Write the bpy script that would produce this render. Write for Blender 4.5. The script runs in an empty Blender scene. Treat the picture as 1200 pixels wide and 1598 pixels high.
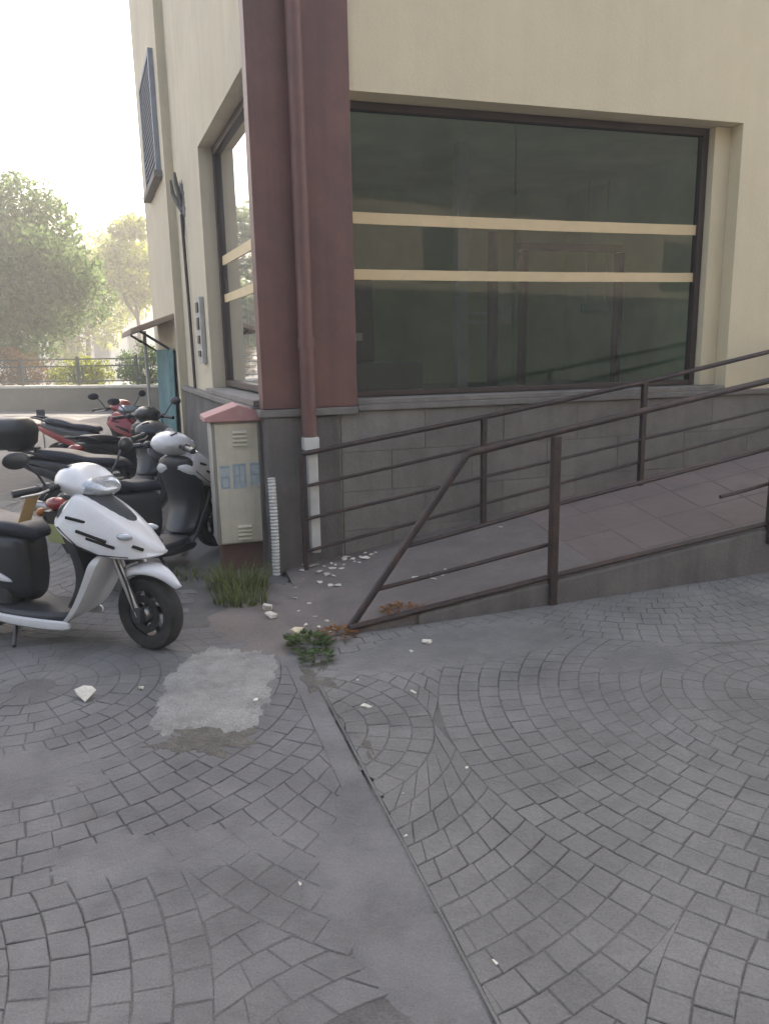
import bpy, bmesh, math, random
import numpy as np
from mathutils import Vector, Matrix

# ------------------------------------------------------------------ camera, world, sun, exposure
scene = bpy.context.scene
COL = scene.collection
PITCH, ROLL, CAMH, FPX = math.radians(11.9), math.radians(-1.1), 1.6, 1200.0
cam_d = bpy.data.cameras.new('camera')
cam = bpy.data.objects.new('camera', cam_d); COL.objects.link(cam)
CAMM = Matrix.Translation((0, 0, CAMH)) @ Matrix.Rotation(math.pi/2 - PITCH, 4, 'X') @ Matrix.Rotation(ROLL, 4, 'Z')
cam.matrix_world = CAMM
cam_d.sensor_fit = 'VERTICAL'; cam_d.sensor_height = 24.0; cam_d.lens = FPX/1598*24.0
cam_d.clip_start = 0.05; cam_d.clip_end = 2000
scene.camera = cam

SUN_AZ, SUN_EL = math.radians(16), math.radians(39)      # azimuth clockwise from +Y
w = bpy.data.worlds.new('World'); scene.world = w; w.use_nodes = True
nt = w.node_tree; bg = nt.nodes['Background']
sky = nt.nodes.new('ShaderNodeTexSky'); sky.sky_type = 'NISHITA'; sky.sun_disc = False
sky.sun_elevation = SUN_EL; sky.sun_rotation = SUN_AZ
sky.air_density = 1.0; sky.dust_density = 6.0; sky.ozone_density = 0.6
nt.links.new(sky.outputs[0], bg.inputs[0]); bg.inputs[1].default_value = 0.12
sd = bpy.data.lights.new('sun', 'SUN'); sd.energy = 3.2; sd.angle = math.radians(0.6); sd.color = (1, .97, .92)
sun = bpy.data.objects.new('sun', sd); COL.objects.link(sun)
sdir = Vector((math.sin(SUN_AZ)*math.cos(SUN_EL), math.cos(SUN_AZ)*math.cos(SUN_EL), math.sin(SUN_EL)))
sun.rotation_euler = sdir.to_track_quat('Z', 'Y').to_euler(); sun.location = (8, 30, 30)
vs = scene.view_settings
vs.view_transform = 'Standard'; vs.look = 'None'; vs.gamma = 1.0; vs.exposure = 2.45
vs.use_white_balance = True; vs.white_balance_temperature = 7350; vs.white_balance_tint = 10
scene.cycles.use_denoising = True
scene.cycles.max_bounces = 8; scene.cycles.transparent_max_bounces = 12

rnd = random.Random(7); NR = np.random.default_rng(11)

# ------------------------------------------------------------------ materials
MATS = {}
def mat(name, col, rough=.7, var=.15, scale=6, bump=0.0, bscale=40, metal=0, stain=None, stain_scale=1.2, stain_amt=.5, coat=0, spec=None, obj_var=0, speck=0, streak=0):
    if name in MATS: return MATS[name]
    m = bpy.data.materials.new(name); m.use_nodes = True; t = m.node_tree; N = t.nodes; L = t.links
    b = N['Principled BSDF']; b.inputs['Roughness'].default_value = rough; b.inputs['Metallic'].default_value = metal
    if coat: b.inputs['Coat Weight'].default_value = coat; b.inputs['Coat Roughness'].default_value = .12
    if spec is not None: b.inputs['Specular IOR Level'].default_value = spec
    geo = N.new('ShaderNodeNewGeometry')
    n1 = N.new('ShaderNodeTexNoise'); n1.inputs['Scale'].default_value = scale; n1.inputs['Detail'].default_value = 6; n1.inputs['Roughness'].default_value = .65
    L.new(geo.outputs['Position'], n1.inputs['Vector'])
    mr = N.new('ShaderNodeMapRange'); mr.inputs[1].default_value = .3; mr.inputs[2].default_value = .7
    mr.inputs[3].default_value = 1-var; mr.inputs[4].default_value = 1+var
    L.new(n1.outputs[0], mr.inputs[0])
    mul = N.new('ShaderNodeMix'); mul.data_type = 'RGBA'; mul.blend_type = 'MULTIPLY'; mul.inputs[0].default_value = 1
    mul.inputs[6].default_value = (*col, 1)
    L.new(mr.outputs[0], mul.inputs[7]); out = mul.outputs[2]
    if stain:
        n2 = N.new('ShaderNodeTexNoise'); n2.inputs['Scale'].default_value = stain_scale; n2.inputs['Detail'].default_value = 8; n2.inputs['Roughness'].default_value = .7
        L.new(geo.outputs['Position'], n2.inputs['Vector'])
        r2 = N.new('ShaderNodeMapRange'); r2.inputs[1].default_value = .48; r2.inputs[2].default_value = .68; r2.inputs[4].default_value = stain_amt
        L.new(n2.outputs[0], r2.inputs[0])
        mx = N.new('ShaderNodeMix'); mx.data_type = 'RGBA'; mx.inputs[7].default_value = (*stain, 1)
        L.new(r2.outputs[0], mx.inputs[0]); L.new(out, mx.inputs[6]); out = mx.outputs[2]
    if speck:
        n4 = N.new('ShaderNodeTexNoise'); n4.inputs['Scale'].default_value = 160; n4.inputs['Detail'].default_value = 3
        L.new(geo.outputs['Position'], n4.inputs['Vector'])
        r4 = N.new('ShaderNodeMapRange'); r4.inputs[1].default_value = .3; r4.inputs[2].default_value = .7; r4.inputs[3].default_value = 1-speck; r4.inputs[4].default_value = 1+speck
        L.new(n4.outputs[0], r4.inputs[0])
        m4 = N.new('ShaderNodeMix'); m4.data_type = 'RGBA'; m4.blend_type = 'MULTIPLY'; m4.inputs[0].default_value = 1
        L.new(out, m4.inputs[6]); L.new(r4.outputs[0], m4.inputs[7]); out = m4.outputs[2]
    if streak:
        mp = N.new('ShaderNodeMapping'); mp.inputs['Scale'].default_value = (5, 5, .22); L.new(geo.outputs['Position'], mp.inputs[0])
        n5 = N.new('ShaderNodeTexNoise'); n5.inputs['Scale'].default_value = 1.6; n5.inputs['Detail'].default_value = 7; n5.inputs['Roughness'].default_value = .7
        L.new(mp.outputs[0], n5.inputs['Vector'])
        r5 = N.new('ShaderNodeMapRange'); r5.inputs[1].default_value = .42; r5.inputs[2].default_value = .72; r5.inputs[3].default_value = 1.0; r5.inputs[4].default_value = 1-streak
        L.new(n5.outputs[0], r5.inputs[0])
        m5 = N.new('ShaderNodeMix'); m5.data_type = 'RGBA'; m5.blend_type = 'MULTIPLY'; m5.inputs[0].default_value = 1
        L.new(out, m5.inputs[6]); L.new(r5.outputs[0], m5.inputs[7]); out = m5.outputs[2]
    if obj_var:
        oi = N.new('ShaderNodeObjectInfo')
        r3 = N.new('ShaderNodeMapRange'); r3.inputs[3].default_value = 1-obj_var; r3.inputs[4].default_value = 1+obj_var
        L.new(oi.outputs['Random'], r3.inputs[0])
        m3 = N.new('ShaderNodeMix'); m3.data_type = 'RGBA'; m3.blend_type = 'MULTIPLY'; m3.inputs[0].default_value = 1
        L.new(out, m3.inputs[6]); L.new(r3.outputs[0], m3.inputs[7]); out = m3.outputs[2]
    L.new(out, b.inputs['Base Color'])
    if bump:
        nb = N.new('ShaderNodeTexNoise'); nb.inputs['Scale'].default_value = bscale; nb.inputs['Detail'].default_value = 5
        L.new(geo.outputs['Position'], nb.inputs['Vector'])
        bp = N.new('ShaderNodeBump'); bp.inputs['Strength'].default_value = bump; bp.inputs['Distance'].default_value = .02
        L.new(nb.outputs[0], bp.inputs['Height']); L.new(bp.outputs[0], b.inputs['Normal'])
    MATS[name] = m; return m

def glass_mat(name, tint=(.75, .82, .80), rough=.01, ior=1.5):
    m = bpy.data.materials.new(name); m.use_nodes = True; t = m.node_tree; N = t.nodes; L = t.links
    N.remove(N['Principled BSDF']); o = N['Material Output']
    tr = N.new('ShaderNodeBsdfTransparent'); tr.inputs[0].default_value = (*tint, 1)
    gl = N.new('ShaderNodeBsdfGlossy'); gl.inputs['Roughness'].default_value = rough; gl.inputs[0].default_value = (1, 1, 1, 1)
    fr = N.new('ShaderNodeFresnel'); fr.inputs[0].default_value = ior
    mx = N.new('ShaderNodeMixShader'); L.new(fr.outputs[0], mx.inputs[0]); L.new(tr.outputs[0], mx.inputs[1]); L.new(gl.outputs[0], mx.inputs[2])
    df = N.new('ShaderNodeBsdfDiffuse'); df.inputs[0].default_value = (.45, .43, .38, 1)     # film of dust on the pane, also painting in its greyish veil
    geo = N.new('ShaderNodeNewGeometry'); n1 = N.new('ShaderNodeTexNoise'); n1.inputs['Scale'].default_value = 2.5; n1.inputs['Detail'].default_value = 6
    L.new(geo.outputs['Position'], n1.inputs['Vector'])
    mr = N.new('ShaderNodeMapRange'); mr.inputs[1].default_value = .35; mr.inputs[2].default_value = .75; mr.inputs[3].default_value = .025; mr.inputs[4].default_value = .085
    L.new(n1.outputs[0], mr.inputs[0])
    m2 = N.new('ShaderNodeMixShader'); L.new(mr.outputs[0], m2.inputs[0]); L.new(mx.outputs[0], m2.inputs[1]); L.new(df.outputs[0], m2.inputs[2])
    L.new(m2.outputs[0], o.inputs[0]); MATS[name] = m; return m

def leaf_mat(name, col, trans=.4):
    m = bpy.data.materials.new(name); m.use_nodes = True; t = m.node_tree; N = t.nodes; L = t.links
    N.remove(N['Principled BSDF']); o = N['Material Output']
    geo = N.new('ShaderNodeNewGeometry')
    mr = N.new('ShaderNodeMapRange'); mr.inputs[3].default_value = .6; mr.inputs[4].default_value = 1.5
    L.new(geo.outputs['Random Per Island'], mr.inputs[0])
    mul = N.new('ShaderNodeMix'); mul.data_type = 'RGBA'; mul.blend_type = 'MULTIPLY'; mul.inputs[0].default_value = 1; mul.inputs[6].default_value = (*col, 1)
    L.new(mr.outputs[0], mul.inputs[7])
    d = N.new('ShaderNodeBsdfDiffuse'); L.new(mul.outputs[2], d.inputs[0])
    hs = N.new('ShaderNodeHueSaturation'); hs.inputs['Hue'].default_value = .485; hs.inputs['Value'].default_value = 1.6; L.new(mul.outputs[2], hs.inputs['Color'])
    tr = N.new('ShaderNodeBsdfTranslucent'); L.new(hs.outputs[0], tr.inputs[0])
    mx = N.new('ShaderNodeMixShader'); mx.inputs[0].default_value = trans; L.new(d.outputs[0], mx.inputs[1]); L.new(tr.outputs[0], mx.inputs[2])
    L.new(mx.outputs[0], o.inputs[0]); MATS[name] = m; return m

M_BLOCK_L = mat('stamped_concrete_left', (.134, .131, .131), .84, .28, 2.2, .35, 45, stain=(.195, .192, .19), stain_scale=1.7, stain_amt=.75, obj_var=.05, speck=.16)
M_BLOCK_R = mat('stamped_concrete_right', (.147, .144, .139), .84, .26, 1.8, .35, 45, stain=(.212, .208, .2), stain_scale=1.3, stain_amt=.75, obj_var=.05, speck=.16)
M_JOINT = mat('joint_grit', (.112, .108, .104), .95, .25, 5, .3, 120, speck=.2)
M_GROUND = mat('street_concrete', (.15, .148, .148), .9, .15, .8, .2, 30, stain=(.105, .103, .103), stain_scale=.25, stain_amt=.6, speck=.15)
M_PATCH = mat('patch_concrete', (.275, .27, .257), .95, .2, 7, .7, 55, stain=(.165, .162, .155), stain_scale=5, stain_amt=.8, speck=.3)
M_RAMP = mat('ramp_concrete', (.165, .142, .130), .88, .22, 2.5, .35, 45, stain=(.12, .104, .095), stain_scale=1.6, stain_amt=.7, speck=.18)
M_RTILE = mat('ramp_tile_red', (.185, .145, .132), .8, .18, 4, .2, 50, stain=(.148, .122, .112), stain_scale=2, stain_amt=.7, obj_var=.05, speck=.12)
M_DIRT = mat('dirt', (.115, .106, .092), .98, .3, 14, .6, 60, speck=.35)
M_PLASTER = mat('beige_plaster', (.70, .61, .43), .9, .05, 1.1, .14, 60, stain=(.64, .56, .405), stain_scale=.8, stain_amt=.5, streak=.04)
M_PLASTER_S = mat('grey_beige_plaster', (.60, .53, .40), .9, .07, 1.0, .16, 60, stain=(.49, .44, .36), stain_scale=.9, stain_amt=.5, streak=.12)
M_BURG = mat('burgundy_paint', (.175, .086, .074), .5, .14, 4, .1, 50, stain=(.13, .075, .068), stain_scale=2.2, stain_amt=.7, streak=.2)
M_STONE = mat('plinth_stone', (.225, .207, .188), .78, .15, 5, .2, 40, stain=(.168, .155, .142), stain_scale=2.4, stain_amt=.7, obj_var=.08, speck=.14, streak=.15)
M_GREYPL = mat('grey_plinth_render', (.16, .148, .137), .9, .18, 3, .3, 40, stain=(.105, .098, .092), stain_scale=2, stain_amt=.7, speck=.15, streak=.3)
M_RAIL = mat('rail_rusty_brown', (.042, .028, .026), .55, .3, 14, .15, 90, stain=(.11, .05, .03), stain_scale=7, stain_amt=.5)
M_FRAME = mat('brown_window_frame', (.055, .038, .032), .45, .15, 8)
M_TAPE = mat('cream_tape', (.70, .55, .33), .6, .05, 5)
M_GLASS = glass_mat('shop_glass', (.68, .80, .75), .03)
M_WHITE = mat('white_scooter_plastic', (.66, .67, .69), .25, .05, 5, coat=.5, stain=(.58, .57, .55), stain_scale=6, stain_amt=.35, speck=.04)
M_BLACKP = mat('black_scooter_plastic', (.022, .024, .028), .38, .2, 9, coat=.15)
M_GREYP = mat('dark_grey_plastic', (.035, .038, .043), .55, .2, 9)
M_NAVY = mat('navy_seat_vinyl', (.016, .019, .03), .5, .2, 8, .1, 60)
M_REDP = mat('red_scooter_plastic', (.28, .02, .022), .3, .1, 6, coat=.4)
M_RUBBER = mat('tyre_rubber', (.022, .021, .021), .8, .2, 12, .2, 80, stain=(.06, .056, .05), stain_scale=8, stain_amt=.5)
M_RIM = mat('dark_cast_rim', (.05, .05, .053), .4, .15, 10, metal=.6)
M_STEEL = mat('brushed_steel', (.45, .44, .43), .38, .1, 12, metal=.9)
M_CHROME = mat('chrome', (.7, .7, .7), .14, .05, 5, metal=1)
M_LENS = mat('clear_headlight_lens', (.42, .45, .48), .12, .25, 45, metal=.35, coat=1)
M_REFL = mat('lamp_reflector', (.35, .37, .4), .15, .2, 30, metal=.8)
M_AMBER = mat('amber_plastic', (.45, .16, .03), .3, .1, 5)
M_REDLAMP = mat('red_lamp_plastic', (.25, .015, .012), .2, .1, 5, coat=.5)
M_PLATE = mat('yellow_green_plate', (.50, .55, .26), .5, .08, 8)
M_TAN = mat('tan_card', (.50, .34, .16), .8, .1, 8)
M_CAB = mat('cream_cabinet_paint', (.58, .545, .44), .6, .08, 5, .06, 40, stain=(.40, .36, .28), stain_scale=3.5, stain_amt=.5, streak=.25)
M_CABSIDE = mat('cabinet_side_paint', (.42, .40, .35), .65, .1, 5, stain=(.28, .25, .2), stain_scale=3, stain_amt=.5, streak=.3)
M_CABROOF = mat('faded_red_cap', (.48, .25, .24), .7, .1, 7, .08, 60, stain=(.52, .32, .30), stain_scale=3, stain_amt=.7)
M_CABBASE = mat('dull_red_plinth', (.17, .085, .075), .85, .15, 8, .2, 60, stain=(.11, .075, .065), stain_scale=4, stain_amt=.7)
M_DARK = mat('dark_gap', (.015, .015, .015), .9, .1, 5)
M_BLUEPRINT = mat('faded_blue_print', (.27, .36, .42), .7, .2, 30)
M_PALEPRINT = mat('pale_sticker', (.40, .46, .48), .7, .2, 25)
M_PVC = mat('white_pvc', (.58, .58, .55), .5, .08, 8, stain=(.42, .40, .36), stain_scale=5, stain_amt=.5)
M_ROOM = mat('interior_wall_paint', (.60, .70, .50), .9, .15, 1.5)
M_ROOMD = mat('interior_dark_panel', (.05, .055, .055), .8, .2, 2)
M_ROOMF = mat('interior_floor', (.36, .42, .43), .4, .12, 3)
M_PAPER = mat('notice_paper', (.8, .8, .76), .9, .1, 10)
M_SHUT = mat('blue_grey_shutter_paint', (.27, .285, .32), .6, .08, 8)
M_TEAL = mat('teal_canvas', (.15, .27, .27), .8, .15, 6, stain=(.15, .22, .28), stain_scale=2, stain_amt=.7)
M_CANOPY = mat('canopy_tile', (.36, .28, .22), .85, .15, 8, .2, 40)
M_FENCE = mat('green_grey_fence_paint', (.045, .06, .056), .55, .15, 10)
M_LOWWALL = mat('low_wall_concrete', (.155, .145, .12), .9, .15, 2, .2, 30, stain=(.10, .095, .08), stain_scale=1.2, stain_amt=.6)
M_CAP = mat('wall_capstone', (.46, .45, .42), .85, .1, 4)
M_BARK = mat('bark', (.075, .06, .045), .95, .25, 9, .5, 30)
M_LEAF = leaf_mat('broadleaf', (.07, .115, .045), .42)
M_LEAF2 = leaf_mat('yellow_green_leaf', (.14, .17, .035), .5)
M_LEAF3 = leaf_mat('orange_leaf', (.17, .115, .05), .45)
M_GRASS = leaf_mat('dry_grass', (.135, .16, .065), .35)
M_WEED = leaf_mat('weed_leaf', (.075, .11, .045), .35)
M_DRYLEAF = leaf_mat('dry_brown_leaf', (.21, .105, .045), .2)
M_RUBBLE = mat('plaster_rubble', (.62, .59, .51), .95, .1, 30, .4, 70, obj_var=.14)
M_RUBBLEC = mat('cream_plaster_rubble', (.66, .58, .40), .95, .1, 30, .4, 70)
M_FARW = mat('far_white_render', (.78, .76, .70), .9, .05, .5)
M_FARWIN = mat('far_window_glass', (.09, .10, .11), .25, .1, 2)
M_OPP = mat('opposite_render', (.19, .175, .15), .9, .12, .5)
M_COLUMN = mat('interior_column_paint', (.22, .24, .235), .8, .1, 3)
M_OPPU = mat('opposite_upper_darkened', (.07, .075, .078), .9, .12, .5)  # darkened tone that dims the mirrored upper facade
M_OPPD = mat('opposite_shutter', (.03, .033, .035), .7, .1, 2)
M_GREENSIGN = mat('green_sign_face', (.05, .40, .24), .5, .1, 20)
M_TANK = mat('black_bike_paint', (.02, .02, .022), .3, .1, 5, coat=.4)

# ------------------------------------------------------------------ mesh builder
RM = {}                                    # world matrix of every root, by name
class MB:
    def __init__(s): s.v = []; s.f = []
    def add(s, vs, fs):
        o = len(s.v); s.v += [Vector(p) for p in vs]; s.f += [tuple(i+o for i in f) for f in fs]; return s
    def hexa(s, p):                        # 8 points: bottom ring 0-3, top ring 4-7
        return s.add(p, [(3, 2, 1, 0), (4, 5, 6, 7), (0, 1, 5, 4), (1, 2, 6, 5), (2, 3, 7, 6), (3, 0, 4, 7)])
    def box(s, x0, x1, y0, y1, z0, z1, T=None):
        p = [(x0, y0, z0), (x1, y0, z0), (x1, y1, z0), (x0, y1, z0), (x0, y0, z1), (x1, y0, z1), (x1, y1, z1), (x0, y1, z1)]
        if T: p = [T(*q) for q in p]
        return s.hexa(p)
    def ring(s, rings, cap=True, closed=False):
        n = len(rings[0]); vs = [p for r in rings for p in r]; fs = []
        m = len(rings)
        for i in range(m if closed else m-1):
            a = i*n; b = ((i+1) % m)*n
            for j in range(n): k = (j+1) % n; fs.append((a+j, a+k, b+k, b+j))
        if cap and not closed: fs.append(tuple(range(n-1, -1, -1))); fs.append(tuple((m-1)*n+j for j in range(n)))
        return s.add(vs, fs)
    def tube(s, pts, r, n=10, cap=True):
        pts = [Vector(p) for p in pts]; rr = r if isinstance(r, (list, tuple)) else [r]*len(pts); rings = []; up = None
        for i, p in enumerate(pts):
            d = (pts[min(i+1, len(pts)-1)] - pts[max(i-1, 0)]).normalized()
            if up is None: up = Vector((0, 0, 1)) if abs(d.z) < .9 else Vector((1, 0, 0))
            a = d.cross(up).normalized(); b = a.cross(d).normalized(); up = b
            rings.append([p + (a*math.cos(2*math.pi*k/n) + b*math.sin(2*math.pi*k/n))*rr[i] for k in range(n)])
        return s.ring(rings, cap)
    def bar(s, p0, p1, w, h, up=(0, 0, 1)):
        p0 = Vector(p0); p1 = Vector(p1); d = (p1-p0).normalized(); up = Vector(up)
        a = d.cross(up).normalized(); b = a.cross(d).normalized()
        R = lambda p: [p - a*w/2 - b*h/2, p + a*w/2 - b*h/2, p + a*w/2 + b*h/2, p - a*w/2 + b*h/2]
        return s.ring([R(p0), R(p1)])
    def lathe(s, prof, c=(0, 0, 0), n=36, a0=0, a1=2*math.pi):   # profile of (radius, y) about the y axis; closed profile
        c = Vector(c); full = abs(a1-a0-2*math.pi) < 1e-6; m = n if full else n+1
        rings = [[c + Vector((r*math.cos(a), y, r*math.sin(a))) for r, y in prof] for a in [a0+(a1-a0)*i/n for i in range(m)]]
        return s.ring(rings, cap=not full, closed=full)
    def prism(s, poly, z0, z1):            # poly of (x, y)
        n = len(poly)
        return s.add([(x, y, z0) for x, y in poly]+[(x, y, z1) for x, y in poly],
                     [tuple(range(n-1, -1, -1)), tuple(range(n, 2*n))]+[(i, (i+1) % n, n+(i+1) % n, n+i) for i in range(n)])
    def ellipsoid(s, c, r, n=20, m=12, T=None):
        rings = []
        for i in range(1, m):
            a = math.pi*i/m
            rings.append([(c[0]+r[0]*math.sin(a)*math.cos(2*math.pi*j/n), c[1]+r[1]*math.sin(a)*math.sin(2*math.pi*j/n), c[2]-r[2]*math.cos(a)) for j in range(n)])
        return s.ring(rings)
    def xf(s, T): s.v = [T @ p for p in s.v]; return s
    def build(s, name, m, parent=None, bevel=0, sub=0, ang=40, world=True, kind=None):
        me = bpy.data.meshes.new(name); o = bpy.data.objects.new(name, me); COL.objects.link(o)
        inv = None
        if parent is not None:
            o.parent = parent
            r = parent
            while r.parent: r = r.parent
            if world and r.name in RM: inv = RM[r.name].inverted()
        vs = [inv @ p for p in s.v] if inv else s.v
        me.from_pydata([tuple(p) for p in vs], [], s.f); me.update()
        bm = bmesh.new(); bm.from_mesh(me); bmesh.ops.recalc_face_normals(bm, faces=bm.faces); bm.to_mesh(me); bm.free()
        if ang:
            me.polygons.foreach_set('use_smooth', [True]*len(me.polygons)); me.set_sharp_from_angle(angle=math.radians(ang))
        me.materials.append(m)
        if bevel:
            b = o.modifiers.new('bevel', 'BEVEL'); b.width = bevel; b.segments = 2; b.limit_method = 'ANGLE'; b.angle_limit = math.radians(35)
        if sub:
            b = o.modifiers.new('subsurf', 'SUBSURF'); b.levels = sub; b.render_levels = sub
        if kind: o['kind'] = kind
        return o

def tag(o, label, cat, group=None):
    o['label'] = label; o['category'] = cat
    if group: o['group'] = group
    return o
def thing(name, loc, label, cat, rz=0, group=None):
    o = bpy.data.objects.new(name, None); COL.objects.link(o); o.empty_display_size = .1
    o.location = loc; o.rotation_euler = (0, 0, rz); RM[o.name] = Matrix.Translation(Vector(loc)) @ Matrix.Rotation(rz, 4, 'Z')
    return tag(o, label, cat, group)

def project(p):
    q = CAMM.inverted() @ Vector(p)
    return (600+FPX*q.x/-q.z, 799-FPX*q.y/-q.z) if q.z < -.05 else None

# ------------------------------------------------------------------ wall frames
A1 = math.radians(72.6); D1 = Vector((math.sin(A1), math.cos(A1), 0)); N1 = Vector((D1.y, -D1.x, 0)); W0 = Vector((-.610, 5.600, 0))
A2 = math.radians(-20.8); D2 = Vector((math.sin(A2), math.cos(A2), 0)); N2 = Vector((-D2.y, D2.x, 0)); S0 = Vector((-.820, 5.500, 0))
def fw(s, o, z): return W0 + D1*s + N1*o + Vector((0, 0, z))
def sw(s, o, z): return S0 + D2*s + N2*o + Vector((0, 0, z))
TOE = Vector((-.235, 4.193, 0)); AR = math.radians(69.9); DR = Vector((math.sin(AR), math.cos(AR), 0)); NRm = Vector((DR.y, -DR.x, 0))
RSF, RSB = .098, .158                       # ramp slope along its front and back edge
def ramp_pt(s, v, dz=0):                    # v 0 front edge .. 1 wall
    f = TOE + DR*s + Vector((0, 0, .012+RSF*s)); b = fw(s, .005, .03+RSB*s)
    p = f.lerp(b, v); p.z += dz; return p

# ------------------------------------------------------------------ ground and paving
def stru(o): o['kind'] = 'structure'; return o
g = MB()
n = 40; xs = [-400+800*i/n for i in range(n+1)]
g.add([(x, y, -.03) for y in xs for x in xs], [(j*(n+1)+i, j*(n+1)+i+1, (j+1)*(n+1)+i+1, (j+1)*(n+1)+i) for j in range(n) for i in range(n)])
stru(g.build('ground', M_GROUND, ang=0))

J0 = Vector((-.367, 3.582)); J1 = Vector((.240, 1.564)); JD = (J0-J1).normalized(); JN = Vector((-JD.y, JD.x))   # JN points left
def jdist(x, y): return (Vector((x, y))-J1).dot(JN)      # >0 on the left slab
def right_of_ramp(x, y): return (Vector((x, y, 0))-TOE).dot(NRm)   # >0 in front of the ramp

def fan_blocks(centre, ang, R, pitch, bounds, size):
    """scallop lattice of concentric rings of blocks"""
    ca, sa = math.cos(ang), math.sin(ang); out = []
    x0, x1, y0, y1 = bounds
    for j in range(-9, 10):
        for i in range(-9, 10):
            cx, cy = (2*R*i + (R if j % 2 else 0)), R*j
            gx, gy = centre[0]+cx*ca-cy*sa, centre[1]+cx*sa+cy*ca
            if not (x0-R < gx < x1+R and y0-R < gy < y1+R): continue
            def tm(r):
                q = (r*r+R*R)/(2*math.sqrt(2)*max(r, 1e-6)*R)
                return math.pi if q >= 1 else math.acos(-q)-math.pi/4
            nr = int(round(R/pitch)); off = 0; tail_done = False
            for k in range(nr):
                ra, rb = R*k/nr, R*(k+1)/nr; rm = (ra+rb)/2; t = tm(rm)
                nb = max(1 if k == 0 else 3, int(round(2*t*rm/size))); off = rnd.random()*.5
                ta, tb = tm(ra) if ra > 0 else t, tm(rb)
                for b in range(nb):
                    f0, f1 = b/nb, (b+1)/nb
                    jit = [rnd.uniform(-.05, .05)/nb*0 for _ in range(2)]
                    pts = []
                    def P(r, tt, f):
                        th = -tt+2*tt*f; return (r*math.sin(th), -r*math.cos(th))
                    tb_ = tb; ta_ = min(ta, math.pi*.75) if tb < math.pi*.999 else ta
                    if k == 0: pts = [P(rb, tb, i_/8) for i_ in range(8)] if nb == 1 else None
                    else: pts = [P(ra, ta_, f0), P(rb, tb_, f0), P(rb, tb_, (f0+f1)/2), P(rb, tb_, f1), P(ra, ta_, f1), P(ra, ta_, (f0+f1)/2)]
                    if not pts: continue
                    pts = [(centre[0]+(cx+x)*ca-(cy+y)*sa, centre[1]+(cx+x)*sa+(cy+y)*ca) for x, y in pts]
                    out.append(pts)
                if t < math.pi*.999:        # narrow tail of the fan between its two upper neighbours
                    wa, wb = max(0, min(ta, math.pi*.75)-math.pi/2), max(0, tb-math.pi/2); wm = (wa+wb)/2
                    nb = max(1, int(round(2*wm*rm/size)))
                    Q = lambda r, ww, f: (r*math.sin(math.pi+ww*f), -r*math.cos(math.pi+ww*f))
                    if 2*wm*rm < .06:
                        if not tail_done and 2*wa*ra > .03:
                            tail_done = True; pts = [Q(ra, wa, -1), Q((ra+R)/2, max(0, tm((ra+R)/2)-math.pi/2), -1), Q(R*.995, 0, 0), Q((ra+R)/2, max(0, tm((ra+R)/2)-math.pi/2), 1), Q(ra, wa, 1)]
                            out.append([(centre[0]+(cx+x)*ca-(cy+y)*sa, centre[1]+(cx+x)*sa+(cy+y)*ca) for x, y in pts])
                        continue
                    for b in range(nb):
                        f0, f1 = -1+2*b/nb, -1+2*(b+1)/nb
                        pts = [Q(ra, wa, f0), Q(rb, wb, f0), Q(rb, wb, (f0+f1)/2), Q(rb, wb, f1), Q(ra, wa, f1), Q(ra, wa, (f0+f1)/2)]
                        out.append([(centre[0]+(cx+x)*ca-(cy+y)*sa, centre[1]+(cx+x)*sa+(cy+y)*ca) for x, y in pts])
    return out

def block_mesh(mb, pts, top, gap, rs):
    c = Vector((sum(p[0] for p in pts)/len(pts), sum(p[1] for p in pts)/len(pts)))
    def shrink(d, j=0):
        o = []
        for p in pts:
            v = Vector(p)-c; l = v.length
            q = c + v*max(.2, (l-d*1.35)/l)
            o.append((q.x+rs.uniform(-j, j), q.y+rs.uniform(-j, j)))
        return o
    tz = top + rs.uniform(-.0010, .0006); tx, ty = rs.uniform(-.008, .008), rs.uniform(-.008, .008)
    zz = lambda p: tz+(p[0]-c.x)*tx+(p[1]-c.y)*ty
    jj = shrink(gap, .0022); A = [(x, y, top-.02) for x, y in jj]; B = [(x, y, zz((x, y))-.0026) for x, y in jj]
    ii = [(c.x+(x-c.x)*.945, c.y+(y-c.y)*.945) for x, y in jj]; Cc = [(x, y, zz((x, y))) for x, y in ii]
    n = len(pts); mb.add(A+B+Cc, [(i, (i+1) % n, n+(i+1) % n, n+i) for i in range(n)]+[(n+i, n+(i+1) % n, 2*n+(i+1) % n, 2*n+i) for i in range(n)]+[tuple(range(2*n, 3*n))])

def pave(name, blocks, top, m, slab):
    sc = []
    for pts in blocks:
        pr = [project((x, y, top)) for x, y in pts]
        a = 0
        if all(pr):
            cx = sum(p[0] for p in pr)/len(pr); cy = sum(p[1] for p in pr)/len(pr)
            if -20 < cx < 1220 and 700 < cy < 1625:
                a = abs(sum(pr[i][0]*pr[(i+1) % len(pr)][1]-pr[(i+1) % len(pr)][0]*pr[i][1] for i in range(len(pr))))/2
        sc.append(a)
    order = sorted(range(len(blocks)), key=lambda i: -sc[i]); big = set(order[:300]); rest = MB()
    for i, pts in enumerate(blocks):
        if i in big:
            b = MB(); block_mesh(b, pts, top, .0017, rnd); b.build('paving_block', m, slab, ang=25)
        else: block_mesh(rest, pts, top, .0017, rnd)
    rest.build('distant_paving_blocks', m, slab, ang=25, kind='stuff')

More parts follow.
